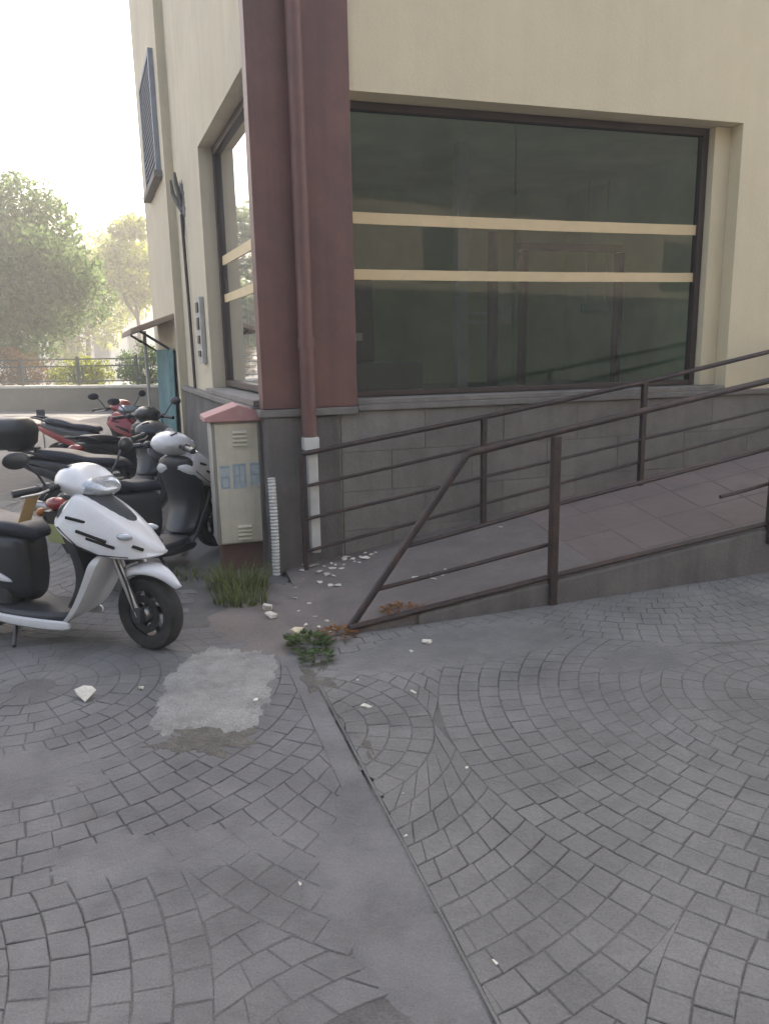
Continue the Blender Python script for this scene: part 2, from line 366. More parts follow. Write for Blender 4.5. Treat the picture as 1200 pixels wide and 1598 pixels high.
def sheet(x0, x1, y0, y1, step, zf, keep):
    nx, ny = int((x1-x0)/step), int((y1-y0)/step); vs = []; idx = {}; fs = []
    def vid(i, j):
        if (i, j) not in idx: x, y = x0+i*step, y0+j*step; idx[i, j] = len(vs); vs.append((x, y, zf(x, y)))
        return idx[i, j]
    for j in range(ny):
        for i in range(nx):
            if keep(x0+(i+.5)*step, y0+(j+.5)*step): fs.append((vid(i, j), vid(i+1, j), vid(i+1, j+1), vid(i, j+1)))
    return MB().add(vs, fs)
from mathutils import noise as mnoise
def nz(x, y, s=1.0, o=0.0): return mnoise.fractal(Vector((x*s+o, y*s-o, o*.37)), .8, 2.0, 4)

def clip(pts, f, lim):                      # keep the side where f(x, y) > lim
    out = []
    for i in range(len(pts)):
        a, b = pts[i-1], pts[i]; fa, fb = f(*a)-lim, f(*b)-lim
        if (fa > 0) != (fb > 0):
            k = fa/(fa-fb); out.append((a[0]+(b[0]-a[0])*k, a[1]+(b[1]-a[1])*k))
        if fb > 0: out.append(b)
    if len(out) < 3: return None
    ar = abs(sum(out[i-1][0]*out[i][1]-out[i][0]*out[i-1][1] for i in range(len(out))))/2
    return out if ar > .0004 else None

# left slab
TOPL, TOPR = 0.0, 0.005
def left_keep(x, y): return jdist(x, y) > .005 and not (y > 3.62 and x > -.50 and jdist(x, y) < 1.2 and right_of_ramp(x, y) < .0) 
slabL = sheet(-7, 1.0, .2, 12, .06, lambda x, y: TOPR-.006 if jdist(x, y) < -.03 else -.018 if jdist(x, y) < .04 else -.0042+.0040*max(-.5, min(.6, nz(x, y, 1.1, 3)*1.7)), lambda x, y: jdist(x, y) > -.16 and (Vector((x, y, 0))-W0).dot(N1) > -.3 or jdist(x, y) > .5).build('left_pavement', M_JOINT, ang=0); stru(slabL)
# smooth margin strip beside the joint, a soldier course of blocks next to it, then fans
def jp(t, dd): q = J1+JD*t+JN*dd; return (q.x, q.y)
tl = 2.55
mg = MB(); N_ = 60
for k in range(N_):
    t0, t1 = -1.7+(tl+1.7)*k/N_, -1.7+(tl+1.7)*(k+1)/N_
    e = lambda t: .101
    z = lambda t, d: -.0005+.0012*nz(t, d, 3)
    mg.add([(*jp(t0, .004), z(t0, 0)), (*jp(t1, .004), z(t1, 0)), (*jp(t1, e(t1)), z(t1, 1)), (*jp(t0, e(t0)), z(t0, 1)), (*jp(t0, .004), -.03), (*jp(t1, .004), -.03)], [(0, 1, 2, 3), (0, 4, 5, 1)])
mg.build('smooth_margin', M_BLOCK_L, slabL, ang=60)
bl = []
t = -1.6
while t < -.2:
    L_ = rnd.uniform(.11, .17); bl.append([jp(t, .105), jp(t+L_, .105), jp(t+L_, .215), jp(t, .215)]); t += L_
cand = fan_blocks((-1.75, 3.55), math.radians(38), 1.62, .101, (-6, 1, .3, 9), .112)
for pts in cand:
    cx = sum(p[0] for p in pts)/len(pts); cy = sum(p[1] for p in pts)/len(pts)
    pts = clip(pts, jdist, .102 if (Vector((cx, cy))-J1).dot(JD) > -.2 else .222)
    if not pts or cy < .45 or cy > 8.6 or cx < -5.6: continue
    if (Vector((cx, cy, 0))-W0).dot(N1) < .25 and jdist(cx, cy) < 1.0: continue
    if jdist(cx, cy) < 1.35 and cy > 4.35 and cx > -1.3: continue
    bl.append(pts)
pave('left', bl, TOPL, M_BLOCK_L, slabL)
# worn-smooth skim areas on the left slab
def blob(mb, cx, cy, rx, ry, z, h, rot=0, seed=0, n=64, rings=9, rough=.2, edge=.0):
    rs = random.Random(seed); o = rs.random()*50; vs = [(cx, cy, z+h)]; fs = []
    for r in range(1, rings+1):
        q = r/rings
        for k in range(n):
            a = 2*math.pi*k/n; rr = 1+rough*mnoise.fractal(Vector((math.cos(a)*2.0+o, math.sin(a)*2.0, o)), .65, 2.2, 6)
            x, y = rx*rr*q*math.cos(a), ry*rr*q*math.sin(a); x, y = x*math.cos(rot)-y*math.sin(rot), x*math.sin(rot)+y*math.cos(rot)
            hh = h*(1-q**6)+.35*h*mnoise.fractal(Vector(((cx+x)*9, (cy+y)*9, o)), .8, 2, 4)*(1-q**4)
            vs.append((cx+x, cy+y, (z+max(hh, .0005)) if r < rings else z-.012))
    fs += [(0, 1+k, 1+(k+1) % n) for k in range(n)]
    for r in range(rings-1):
        for k in range(n): a = 1+r*n; b = a+n; fs.append((a+k, b+k, b+(k+1) % n, a+(k+1) % n))
    return mb.add(vs, fs)
sk = MB(); blob(sk, .0, 2.05, .20, .60, -.001, .0012, math.atan2(JD.y, JD.x)-math.pi/2, 5, rough=.35)
blob(sk, -.75, 2.25, .40, .14, -.001, .0007, .1, 8, rough=.4); blob(sk, -1.5, 2.7, .5, .22, -.001, .0006, .3, 18, rough=.4)
sk.build('worn_skim', M_BLOCK_L, slabL, ang=60)

# right slab
slabR = sheet(-.6, 6.5, .2, 8, .06, lambda x, y: TOPR-.0042+.0040*max(-.5, min(.6, nz(x, y, 1.1, 9)*1.7)), lambda x, y: jdist(x, y) < -.02 and right_of_ramp(x, y) > -.05).build('right_pavement', M_JOINT, ang=0); stru(slabR)
mg = MB()
for k in range(N_):
    t0, t1 = -1.7+(tl+1.55)*k/N_, -1.7+(tl+1.55)*(k+1)/N_
    e = lambda t: -.014
    z = lambda t, d: TOPR+.0015*nz(t, d, 3)
    c0 = -.006+.002*nz(t0, 3, 4); c1 = -.006+.002*nz(t1, 3, 4)
    mg.add([(*jp(t0, c0), z(t0, 0)), (*jp(t1, c1), z(t1, 0)), (*jp(t1, e(t1)), z(t1, 1)), (*jp(t0, e(t0)), z(t0, 1)), (*jp(t0, c0), -.03), (*jp(t1, c1), -.03)], [(0, 1, 2, 3), (0, 4, 5, 1)])
# smooth apron in front of the ramp toe
for (cx, cy, rx, ry, ro, sd_) in ((.35, 3.95, .75, .30, .36, 3), (1.35, 3.75, .35, .16, .3, 21)):
    blob(mg, cx, cy, rx, ry, TOPR-.001, .0013, ro, sd_, rough=.4)
mg.build('smooth_margin', M_BLOCK_R, slabR, ang=60)
br = []
cand = fan_blocks((1.95, 3.25), math.radians(-40), 1.72, .098, (-1, 6, .3, 7), .106)
for pts in cand:
    cx = sum(p[0] for p in pts)/len(pts); cy = sum(p[1] for p in pts)/len(pts)
    pts = clip(pts, lambda x, y: -jdist(x, y), .015)
    pts = pts and clip(pts, right_of_ramp, .03)
    if not pts or cy < .45 or cx > 5.5: continue
    br.append(pts)
pave('right', br, TOPR, M_BLOCK_R, slabR)

pt = MB(); blob(pt, -.84, 3.52, .315, .56, -.004, .010, .12, 12, n=160, rings=18, rough=.24)
stru(pt.build('concrete_patch', M_PATCH, ang=60))
dt = MB(); blob(dt, -.74, 2.98, .20, .13, -.003, .006, -.1, 31, rough=.7)
blob(dt, -.33, 3.62, .10, .30, -.004, .009, .25, 32, rough=.5); blob(dt, -.12, 3.0, .035, .28, -.004, .008, .28, 33, rough=.5)
stru(dt.build('dirt_ground', M_DIRT, ang=60))
ap = MB(); blob(ap, -.62, 4.55, .48, .72, -.01, .014, -.12, 40, rough=.3, n=80, rings=14)
stru(ap.build('worn_concrete_ground', M_RAMP, ang=60))

# ------------------------------------------------------------------ ramp
rp = MB(); NS = 28; SL = 7.0
prof = []
for i in range(NS+1):
    s = -.15+SL*i/NS; row = [ramp_pt(s, v) for v in (0, .25, .5, .75, 1)]
    prof.append([Vector((row[0].x, row[0].y, -.05))]+row+[Vector((row[-1].x, row[-1].y, -.05))])
rp.ring(prof)
ramp = stru(rp.build('ramp', M_RAMP, ang=30))
# worn kerb edge along the ramp front
ke = MB()
kp = []
for i in range(60):
    s = .45+6.3*i/59; p = TOE+DR*s; h = .012+RSF*s; j = .006*nz(s, 1, 5)
    kp.append([p+NRm*(.012+j)+Vector((0, 0, -.03)), p+NRm*(.012+j)+Vector((0, 0, h-.012)), p+NRm*(.0+j)+Vector((0, 0, h+.004)), p-NRm*.10+Vector((0, 0, h+.004)), p-NRm*.10+Vector((0, 0, -.03))])
ke.ring(kp); ke.build('kerb_edge', M_GREYPL, ramp, ang=30)
for i in range(13):
    for j in range(3):
        s0 = 1.75+.40*i; v0, v1 = .10+.3*j, .10+.3*(j+1); g_ = .004
        t_ = MB(); dz = rnd.uniform(.002, .005)
        c = [ramp_pt(s0+g_, v0+.004), ramp_pt(s0+.40-g_, v0+.004), ramp_pt(s0+.40-g_, v1-.004), ramp_pt(s0+g_, v1-.004)]
        t_.hexa([p-Vector((0, 0, .02)) for p in c]+[p+Vector((0, 0, dz)) for p in c]); t_.build('ramp_tile', M_RTILE, ramp, bevel=.0015)

# ------------------------------------------------------------------ corner building
bld = thing('corner_building', tuple(W0), 'beige corner building with burgundy pillar and large taped shop window', 'building')
HB = 19.0  # unseen upper height raised so its shade reaches the facade opposite
WX0, WX1, WZ0, WZ1 = .44, 3.74, 1.25, 3.34          # front opening
SX0, SX1, SZ0, SZ1 = .12, 2.45, 1.28, 3.50          # side opening
RV = .27
fwall = MB()
fwall.box(0.0, 11, -.3, 0, WZ1, HB, fw); fwall.box(WX1, 11, -.3, 0, -.1, WZ1, fw); fwall.box(.0, WX0, -.3, 0, -.1, WZ1, fw); fwall.box(WX0, WX1, -.3, -.0, -.1, 1.16, fw)
fwall.build('front_wall', M_PLASTER, bld, ang=0)
swall = MB()
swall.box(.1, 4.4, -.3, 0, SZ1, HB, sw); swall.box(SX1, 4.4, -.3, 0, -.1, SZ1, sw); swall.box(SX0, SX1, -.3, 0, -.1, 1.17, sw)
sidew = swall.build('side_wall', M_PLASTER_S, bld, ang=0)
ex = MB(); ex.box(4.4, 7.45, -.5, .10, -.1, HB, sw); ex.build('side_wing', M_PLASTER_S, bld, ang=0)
bk = MB(); bk.add([fw(11, -.3, -.1), fw(11, -12, -.1), sw(7.45, -.5, -.1), sw(7.45, -6, -.1), fw(11, -.3, HB), fw(11, -12, HB), sw(7.45, -.5, HB), sw(7.45, -6, HB)], [(0, 1, 5, 4), (1, 3, 7, 5), (3, 2, 6, 7)])
bk.build('rear_wall', M_PLASTER_S, bld, ang=0)
rf = MB(); rf.prism([tuple(p.xy) for p in (fw(-.1, .3, 0), fw(11.2, .3, 0), fw(11.2, -12.2, 0), sw(7.6, -6.2, 0), sw(7.6, .2, 0), sw(-.1, .2, 0))], HB+.003, HB+.28); rf.build('roof_slab', M_PLASTER_S, bld, ang=0)
# corner pillar and its stone foot
def corner_poly(k, a=.44, c=.115): return [tuple(p.xy) for p in (fw(a, k, 0), fw(.015, k, 0), sw(-.02, k, 0), sw(c, k, 0), sw(c, -.29, 0), fw(a, -.29, 0))]
pl = MB(); pl.prism(corner_poly(.03), 1.20, HB-.01); pil = pl.build('pillar', M_BURG, bld, bevel=.006, ang=30)
pf = MB(); pf.prism(corner_poly(.022, .30, .10), -.1, 1.14); pf.build('pillar_foot', M_GREYPL, bld, bevel=.008, ang=30)
lg = MB(); lg.prism(corner_poly(.055, .438, .118), 1.143, 1.197); lg.build('pillar_ledge', M_STONE, bld, bevel=.006, ang=30)
# front sill and stone cladding tiles
si = MB(); si.box(.442, 6.0, -.10, .045, 1.163, 1.207, fw); si.build('window_sill', M_STONE, bld, bevel=.005)
si = MB(); si.box(.445, WX1-.005, -.26, .01, 1.208, 1.246, fw); si.build('sill_step', M_STONE, bld, bevel=.004)
row = 0; z = 1.16
while z > -.02:
    h = .30; s = .31-(.27 if row % 2 else 0.0)
    while s < 5.6:
        L_ = .66; a = max(s, .31); b = s+L_
        if b > a+.05 and z-.0 > RSB*a-.25:
            t_ = MB(); t_.box(a+.0014, b-.0014, .001, .018+rnd.uniform(0, .002), z-h+.0014, z-.0014, fw); t_.build('cladding_tile', M_STONE, bld, bevel=.002)
        s += L_
    z -= h; row += 1
# side plinth and ledge
si = MB(); si.box(.118, 4.39, .001, .05, -.1, 1.16, sw); si.build('side_plinth', M_GREYPL, bld, bevel=.006)
si = MB(); si.box(.122, 4.39, .001, .085, 1.163, 1.215, sw); si.build('side_ledge', M_STONE, bld, bevel=.006)

def window(T, x0, x1, z0, z1, mulls, tapes, fwid, rv):
    win = MB(); o0, o1 = -rv, -rv+.07
    win.box(x0, x0+fwid, o0, o1, z0, z1, T); win.box(x1-fwid, x1, o0, o1, z0, z1, T)
    win.box(x0+fwid, x1-fwid, o0, o1, z1-fwid, z1, T); win.box(x0+fwid, x1-fwid, o0, o1, z0, z0+fwid*.8, T)
    wo = win.build('window', M_FRAME, bld, bevel=.004)
    xs_ = [x0+fwid]+mulls+[x1-fwid]
    for a, b in zip(xs_[:-1], xs_[1:]):
        p = MB(); p.add([T(a+.003, -rv+.034, z0+fwid*.8), T(b-.003, -rv+.034, z0+fwid*.8), T(b-.003, -rv+.034, z1-fwid), T(a+.003, -rv+.034, z1-fwid)], [(0, 1, 2, 3)]); p.build('pane', M_GLASS, wo, ang=0)
    for zl, zr, hh, xa, xb in tapes:
        p = MB(); k = 24; R_ = []
        for i in range(k+1):
            x = xa+(xb-xa)*i/k; zc = zl+(zr-zl)*i/k-.006*math.sin(math.pi*i/k)+.0015*nz(x, 1, 6)
            R_.append([T(x, -rv+.040, zc-hh/2), T(x, -rv+.043, zc-hh/2), T(x, -rv+.043, zc+hh/2), T(x, -rv+.040, zc+hh/2)])
        p.ring(R_); p.build('tape', M_TAPE, wo, ang=0)
    return wo
window(fw, WX0+.002, WX1-.16, WZ0, WZ1-.002, [1.83], [(2.555, 2.545, .082, .455, 3.56), (2.155, 2.16, .075, .46, 3.54)], .055, RV)
rvp = MB(); rvp.box(WX1-.158, WX1-.002, -.30, -.13, WZ0, WZ1-.004, fw); rvp.build('reveal_step', M_PLASTER, bld, ang=0)
window(sw, SX0+.002, SX1-.002, SZ0, SZ1-.002, [1.3], [(2.45, 2.47, .085, .18, 2.40), (2.12, 2.12, .075, .18, 2.40)], .07, RV-.07)
si = MB(); si.box(SX0+.005, SX1-.005, -.19, .07, 1.218, 1.262, sw); si.build('side_sill', M_STONE, bld, bevel=.004)

# shop interior
rm = MB()
IZ0, IZ1, ID = 1.10, 3.75, -5.2
rm.box(-.25, 5.2, ID-.1, ID, IZ0, IZ1, fw); rm.box(5.2, 5.3, ID-.1, -.32, IZ0, IZ1, fw); rm.box(.0, 5.3, ID-.1, -.31, IZ1, IZ1+.1, fw)
rm.box(2.46, 5.3, -.56, -.31, IZ0, IZ1, sw)
rm.build('interior_wall', M_ROOM, bld, ang=0)
rm = MB(); rm.box(.0, 5.3, ID-.1, -.31, IZ0-.1, IZ0-.002, fw); rm.build('interior_floor', M_ROOMF, bld, ang=0)
for (a, b, o, z0, z1, m_) in ((.05, .9, -3.6, IZ0, 2.95, M_ROOMD), (1.05, 1.85, -4.2, IZ0, 2.6, M_ROOMD), (2.35, 2.47, -2.6, IZ0, IZ1, M_COLUMN), (2.9, 2.98, -2.9, IZ0, 2.9, M_ROOMD), (3.3, 3.36, -2.9, IZ0, 2.7, M_ROOMD), (4.6, 4.66, -2.9, IZ0, 2.7, M_ROOMD), (3.3, 4.66, -2.96, 2.72, 2.80, M_ROOMD)):
    p = MB(); p.box(a, b, o-.12, o, z0, z1, fw); p.build('interior_partition', m_, bld, ang=0)
p = MB(); p.box(.1, 1.6, -2.3, -1.7, IZ0, 1.48, fw); p.build('interior_counter', M_ROOMD, bld, bevel=.01)
for (a, z, w_, h_, o) in ((.05, 1.75, .22, .16, -3.58), (.45, 1.85, .2, .28, -3.58), (.32, 2.15, .5, .12, -3.58), (1.25, 1.9, .28, .22, -4.18), (1.6, 1.72, .1, .1, -4.18), (3.5, 1.95, .5, .05, -5.18), (3.5, 2.08, .5, .05, -5.18), (4.1, 1.95, .2, .25, -5.18)):
    p = MB(); p.box(a, a+w_, o, o+.012, z, z+h_, fw); p.build('notice_sheet', M_PAPER, bld, ang=0)
p = MB(); p.box(4.75, 5.15, -4.0, -3.95, 2.05, 2.17, fw); p.build('hanging_sign', M_GREENSIGN, bld, bevel=.005)
p = MB(); p.tube([fw(4.8, -3.97, 2.17), fw(4.8, -3.97, IZ1)], .006, 6); p.tube([fw(5.1, -3.97, 2.17), fw(5.1, -3.97, IZ1)], .006, 6); p.build('sign_hanger', M_STEEL, bld)

# rainwater pipe at the corner (burgundy above, white plastic stub below)
pc = (fw(.0, .03, 0)+sw(-.02, .03, 0))/2
px_ = fw(.055, .10, 0)
dp = MB(); dp.tube([px_+Vector((0, 0, 1.0)), px_+Vector((0, 0, HB-.1))], .052, 16); pipe = dp.build('downpipe', M_BURG, bld)
for zc in (1.62, 4.2, 7.5):
    p = MB(); p.tube([px_+Vector((0, 0, zc)), px_+Vector((0, 0, zc+.07))], .06, 16); p.build('pipe_collar', M_BURG, pipe)
    p = MB(); p.bar(px_+N1*-.03+Vector((0, 0, zc+.03)), px_-N1*.085+Vector((0, 0, zc+.03)), .03, .03); p.build('pipe_bracket', M_BURG, pipe)
p = MB(); p.box(.005, .115, .045, .155, .905, .998, fw); p.build('pipe_socket', M_PVC, pipe, bevel=.008)
p = MB(); p.box(.03, .105, .06, .13, .14, .90, fw); p.build('pipe_stub', M_PVC, pipe, bevel=.01)
# side facade fittings
p = MB(); p.tube([sw(3.56, .03, 1.2), sw(3.60, .03, 2.0), sw(3.66, .03, 2.6), sw(3.72, .03, 3.1)], .018, 8); p.build('cable_conduit', M_FRAME, bld)
p = MB(); p.box(2.68, 2.95, .001, .05, 1.50, 2.16, sw); mb_ = p.build('meter_box', M_CAP, bld, bevel=.008)
for zc, hh in ((2.06, .10), (1.90, .12), (1.74, .08), (1.60, .06)):
    p = MB(); p.box(2.74, 2.89, .051, .062, zc-hh/2, zc+hh/2, sw); p.build('meter_dial', M_FRAME, mb_, bevel=.004)
# broken wrought bracket
br_ = MB(); br_.tube([sw(3.75, .0, 3.2), sw(3.72, .04, 3.3), sw(3.68, .07, 3.42), sw(3.66, .08, 3.52)], [.03, .028, .022, .012], 8); br_.tube([sw(3.82, .0, 3.15), sw(3.9, .04, 3.25), sw(3.96, .08, 3.36), sw(3.98, .09, 3.5)], [.03, .028, .022, .012], 8)
br_.build('iron_bracket', M_GREYPL, bld)
p = MB(); blob(p, 0, 0, .20, .26, 0, .008, 0, 77, rough=.6); c_ = sw(3.8, .002, 3.2)
p.xf(Matrix(((D2.x, 0, N2.x, c_.x), (D2.y, 0, N2.y, c_.y), (0, 1, 0, c_.z), (0, 0, 0, 1)))); p.build('peeled_plaster', M_GREYPL, bld)
# shuttered window on the side wing
p = MB(); p.box(4.75, 4.82, .10, .16, 3.75, 5.1, sw); p.box(6.23, 6.3, .10, .16, 3.75, 5.1, sw); p.box(4.82, 6.23, .10, .16, 5.04, 5.1, sw); sh = p.build('shutter', M_SHUT, bld, bevel=.004)
for k in range(18):
    z = 3.77+.07*k; p = MB(); p.hexa([sw(4.822, .105, z+.03), sw(6.228, .105, z+.03), sw(6.228, .15, z), sw(4.822, .15, z), sw(4.822, .105, z+.045), sw(6.228, .105, z+.045), sw(6.228, .15, z+.015), sw(4.822, .15, z+.015)]); p.build('slat', M_SHUT, sh, ang=0)
p = MB(); p.box(4.65, 6.4, .10, .20, 3.67, 3.745, sw); p.build('shutter_sill', M_STONE, bld, bevel=.005)
p = MB(); p.tube([sw(.9, .02, 5.4), sw(.95, .03, 5.0), sw(1.15, .02, 4.6)], .012, 6); p.build('loose_cable', M_FRAME, bld)

# canopy and teal canvas by the far doorway
cn = thing('door_canopy', tuple(sw(5.5, .10, 0)), 'small tiled canopy jutting from the side wall over a doorway', 'canopy')
p = MB(); c = [sw(4.55, .102, 2.02), sw(6.9, .102, 2.02), sw(6.9, .62, 1.84), sw(4.55, .62, 1.84)]; p.hexa(c+[q+Vector((0, 0, .07)) for q in c]); p.build('canopy_roof', M_CANOPY, cn, bevel=.01)
for s_ in (4.7, 6.75):
    p = MB(); p.tube([sw(s_, .105, 1.62), sw(s_, .5, 1.88)], .016, 8); p.build('bracket', M_GREYP, cn)
p = MB(); p.tube([sw(6.8, .30, -.03), sw(6.8, .30, 1.94)], .025, 10); p.build('post', M_CAP, cn)
p = MB(); R_ = []
for i in range(65):
    q = i/64; t_ = 4.62+2.0*q; f_ = .13+.025*math.sin(q*47)+.012*math.sin(q*101)
    R_.append([sw(t_, f_+.03, .45), sw(t_, f_+.015, 1.0), sw(t_, f_, 1.66), sw(t_, f_+.012, 1.66), sw(t_, f_+.027, 1.0), sw(t_, f_+.042, .45)])
p.ring(R_); tag(p.build('canvas_curtain', M_TEAL), 'teal canvas curtain hanging under the small canopy', 'curtain')

# ------------------------------------------------------------------ ramp railings
def fr(s, z, o=-.03): p = TOE+DR*s+NRm*o; return Vector((p.x, p.y, z))
ra = thing('front_railing', tuple(TOE), 'rusty brown tube railing on outer ramp edge with slanted end post', 'railing')
p = MB(); p.tube([fr(0, -.02), fr(.40, .50), fr(.765, .965), fr(.785, .987), fr(.82, .998), fr(1.36, 1.085), fr(3.03, 1.345), fr(6.2, 1.84)], .022, 12); p.build('handrail', M_RAIL, ra)
fz = lambda s: .03+RSF*s
for s_, top in ((1.36, 1.07), (3.12, 1.345), (4.9, 1.62)):
    p = MB(); p.bar(fr(s_, -.02 if s_ < 2 else fz(s_)-.12, .016), fr(s_, top, .016), .05, .05, up=D1); p.build('post', M_RAIL, ra, bevel=.004)
def seg(par, a, b, r=.014, name='rail'): q = MB(); q.tube([a, (a+b)/2+Vector((0, 0, -.003)), b], r, 8); return q.build(name, M_RAIL, par)
q = MB(); q.tube([fr(.02, .035, .0), fr(1.36, .182, .0), fr(3.12, .358, .0), fr(4.9, .535, .0)], .019, 8); q.build('bottom_rail', M_RAIL, ra)
seg(ra, fr(.20, .235), fr(1.36, .385)); seg(ra, fr(.40, .475), fr(1.36, .63)); seg(ra, fr(1.36, .63), fr(3.12, .885)); seg(ra, fr(3.12, .885), fr(4.9, 1.15))
br2 = seg(ra, fr(2.70, .575), fr(3.12, .635), name='broken_rail'); br2['label'] = 'snapped middle rail with a free end'
seg(ra, fr(3.12, .635), fr(4.9, .89))
def bkp(s, z, o=.15): return fw(s, o, z)
rb = thing('back_railing', tuple(fw(.02, .15, 0)), 'brown four-rail railing along the stone-clad wall behind the ramp', 'railing')
bz = lambda s: .03+RSB*s
q = MB(); q.tube([bkp(-.02, .885), bkp(1.40, 1.085), bkp(2.82, 1.305), bkp(4.05, 1.525), bkp(6.6, 1.93)], .019, 10); q.build('handrail', M_RAIL, rb)
for s_ in (1.40, 2.82, 4.3):
    q = MB(); q.bar(bkp(s_, bz(s_)-.03), bkp(s_, .885+.15*s_+.003*s_*s_*.5), .042, .042, up=D1); q.build('post', M_RAIL, rb, bevel=.004)
for dz in (.235, .475, .715):
    for a, b in ((-.02, 1.40), (1.40, 2.82), (2.82, 4.3), (4.3, 6.6)):
        seg(rb, bkp(a, .885+.153*a-dz+.02*(dz > .6)*a), bkp(b, .885+.153*b-dz+.02*(dz > .6)*b), .0125)
q = MB(); q.bar(bkp(-.02, 0.02), bkp(-.02, .89), .03, .03, up=D1); q.build('end_post', M_RAIL, rb, bevel=.003)

# ------------------------------------------------------------------ utility cabinet
CB = Vector((-1.235, 5.53, 0)); CW, CDp = .40, .30
def cb(a, o, z): return CB + D1*a - N1*o + Vector((0, 0, z))
cab = thing('utility_cabinet', tuple(CB+D1*CW/2-N1*CDp/2), 'cream metal utility cabinet with faded red cap beside the pillar', 'cabinet')
p = MB(); p.box(.03, CW-.01, .02, CDp, -.03, .20, cb); p.build('plinth', M_CABBASE, cab, bevel=.008)
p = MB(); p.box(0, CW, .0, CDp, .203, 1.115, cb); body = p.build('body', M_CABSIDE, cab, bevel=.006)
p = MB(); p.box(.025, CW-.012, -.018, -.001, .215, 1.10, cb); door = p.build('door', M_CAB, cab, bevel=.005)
for base in (1.035, .335):
    for k in range(4):
        z = base-.030*k; q = MB(); q.hexa([cb(.15, -.019, z), cb(.25, -.019, z), cb(.25, -.034, z-.006), cb(.15, -.034, z-.006), cb(.15, -.019, z+.014), cb(.25, -.019, z+.014), cb(.25, -.034, z-.002), cb(.15, -.034, z-.002)]); q.build('louvre', M_CAB, door, ang=0)
# faded printed stickers, each a pale sheet with blue block strokes
for a0, a1, z0, z1, kind in ((.045, .115, .625, .80, 0), (.135, .235, .625, .81, 1), (.26, .345, .635, .81, 2)):
    q = MB(); q.box(a0, a1, -.0205, -.0182, z0, z1, cb); stk = q.build('sticker', M_PALEPRINT, cab, ang=0)
    mk = lambda *a: MB().box(*a).build('printed_stroke', M_BLUEPRINT, stk, ang=0)
    t_ = .009; e0, e1 = -.0222, -.0207
    zm = (z0+z1)/2; am = (a0+a1)/2
    mk(a0+.004, a1-.004, e0, e1, z1-.018, z1-.006, cb)
    if kind == 0:
        mk(a0+.006, a1-.006 , e0, e1, zm-.006, zm+.006, cb); mk(a0+.006, a0+.006+t_, e0, e1, z0+.01, zm-.007, cb); mk(a1-.006-t_, a1-.006, e0, e1, z0+.01, zm-.007, cb); mk(a0+.006+t_, a1-.006-t_, e0, e1, z0+.006, z0+.016, cb)
    elif kind == 1:
        for x_ in (a0+.008, am-t_/2, a1-.008-t_): mk(x_, x_+t_, e0, e1, z0+.012, z1-.019, cb)
        mk(a0+.018, am-t_/2-.002 , e0, e1, zm-.005, zm+.005, cb)
    else:
        mk(a0+.006, a1-.006 , e0, e1, zm-.007, zm+.007, cb); mk(a0+.006, a0+.006+t_, e0, e1, z0+.01, zm-.008, cb); mk(a0+.006, a0+.006+t_ , e0, e1, zm+.008, z1-.019, cb); mk(a1-.006-t_, a1-.006, e0, e1, z0+.01, zm-.008, cb)
p = MB(); e = .045; h0, h1, h2 = 1.117, 1.165, 1.235
lo = [cb(-e, -e, h0), cb(CW+e, -e, h0), cb(CW+e, CDp+e, h0), cb(-e, CDp+e, h0)]; up_ = [q+Vector((0, 0, .035)) for q in lo]
p.add(lo+up_+[cb(CW/2, -e, h2), cb(CW/2, CDp+e, h2)], [(3, 2, 1, 0), (0, 1, 5, 8, 4), (2, 3, 7, 9, 6), (1, 2, 6, 5), (3, 0, 4, 7), (4, 8, 9, 7), (8, 5, 6, 9)]); p.build('roof_cap', M_CABROOF, cab, bevel=.006, ang=30)
p = MB(); p.box(.31, .325, -.035, -.0185, .62, .625, cb); p.box(.012, .022, -.012, -.001, .22, 1.10, cb); p.build('hinge_strip', M_STEEL, cab, ang=0)

# corrugated white conduit between cabinet and pillar
cp = Vector((-.80, 5.425, 0)); p = MB(); pts = []; rr = []
for k in range(121):
    z = -.02+.74*k/120; pts.append(cp+Vector((.004*math.sin(z*5), 0, z))); rr.append(.030 if k % 4 < 2 else .024)
p.tube(pts, rr, 14); tag(p.build('corrugated_conduit', M_PVC), 'dirty white corrugated conduit standing up between cabinet and pillar', 'conduit')

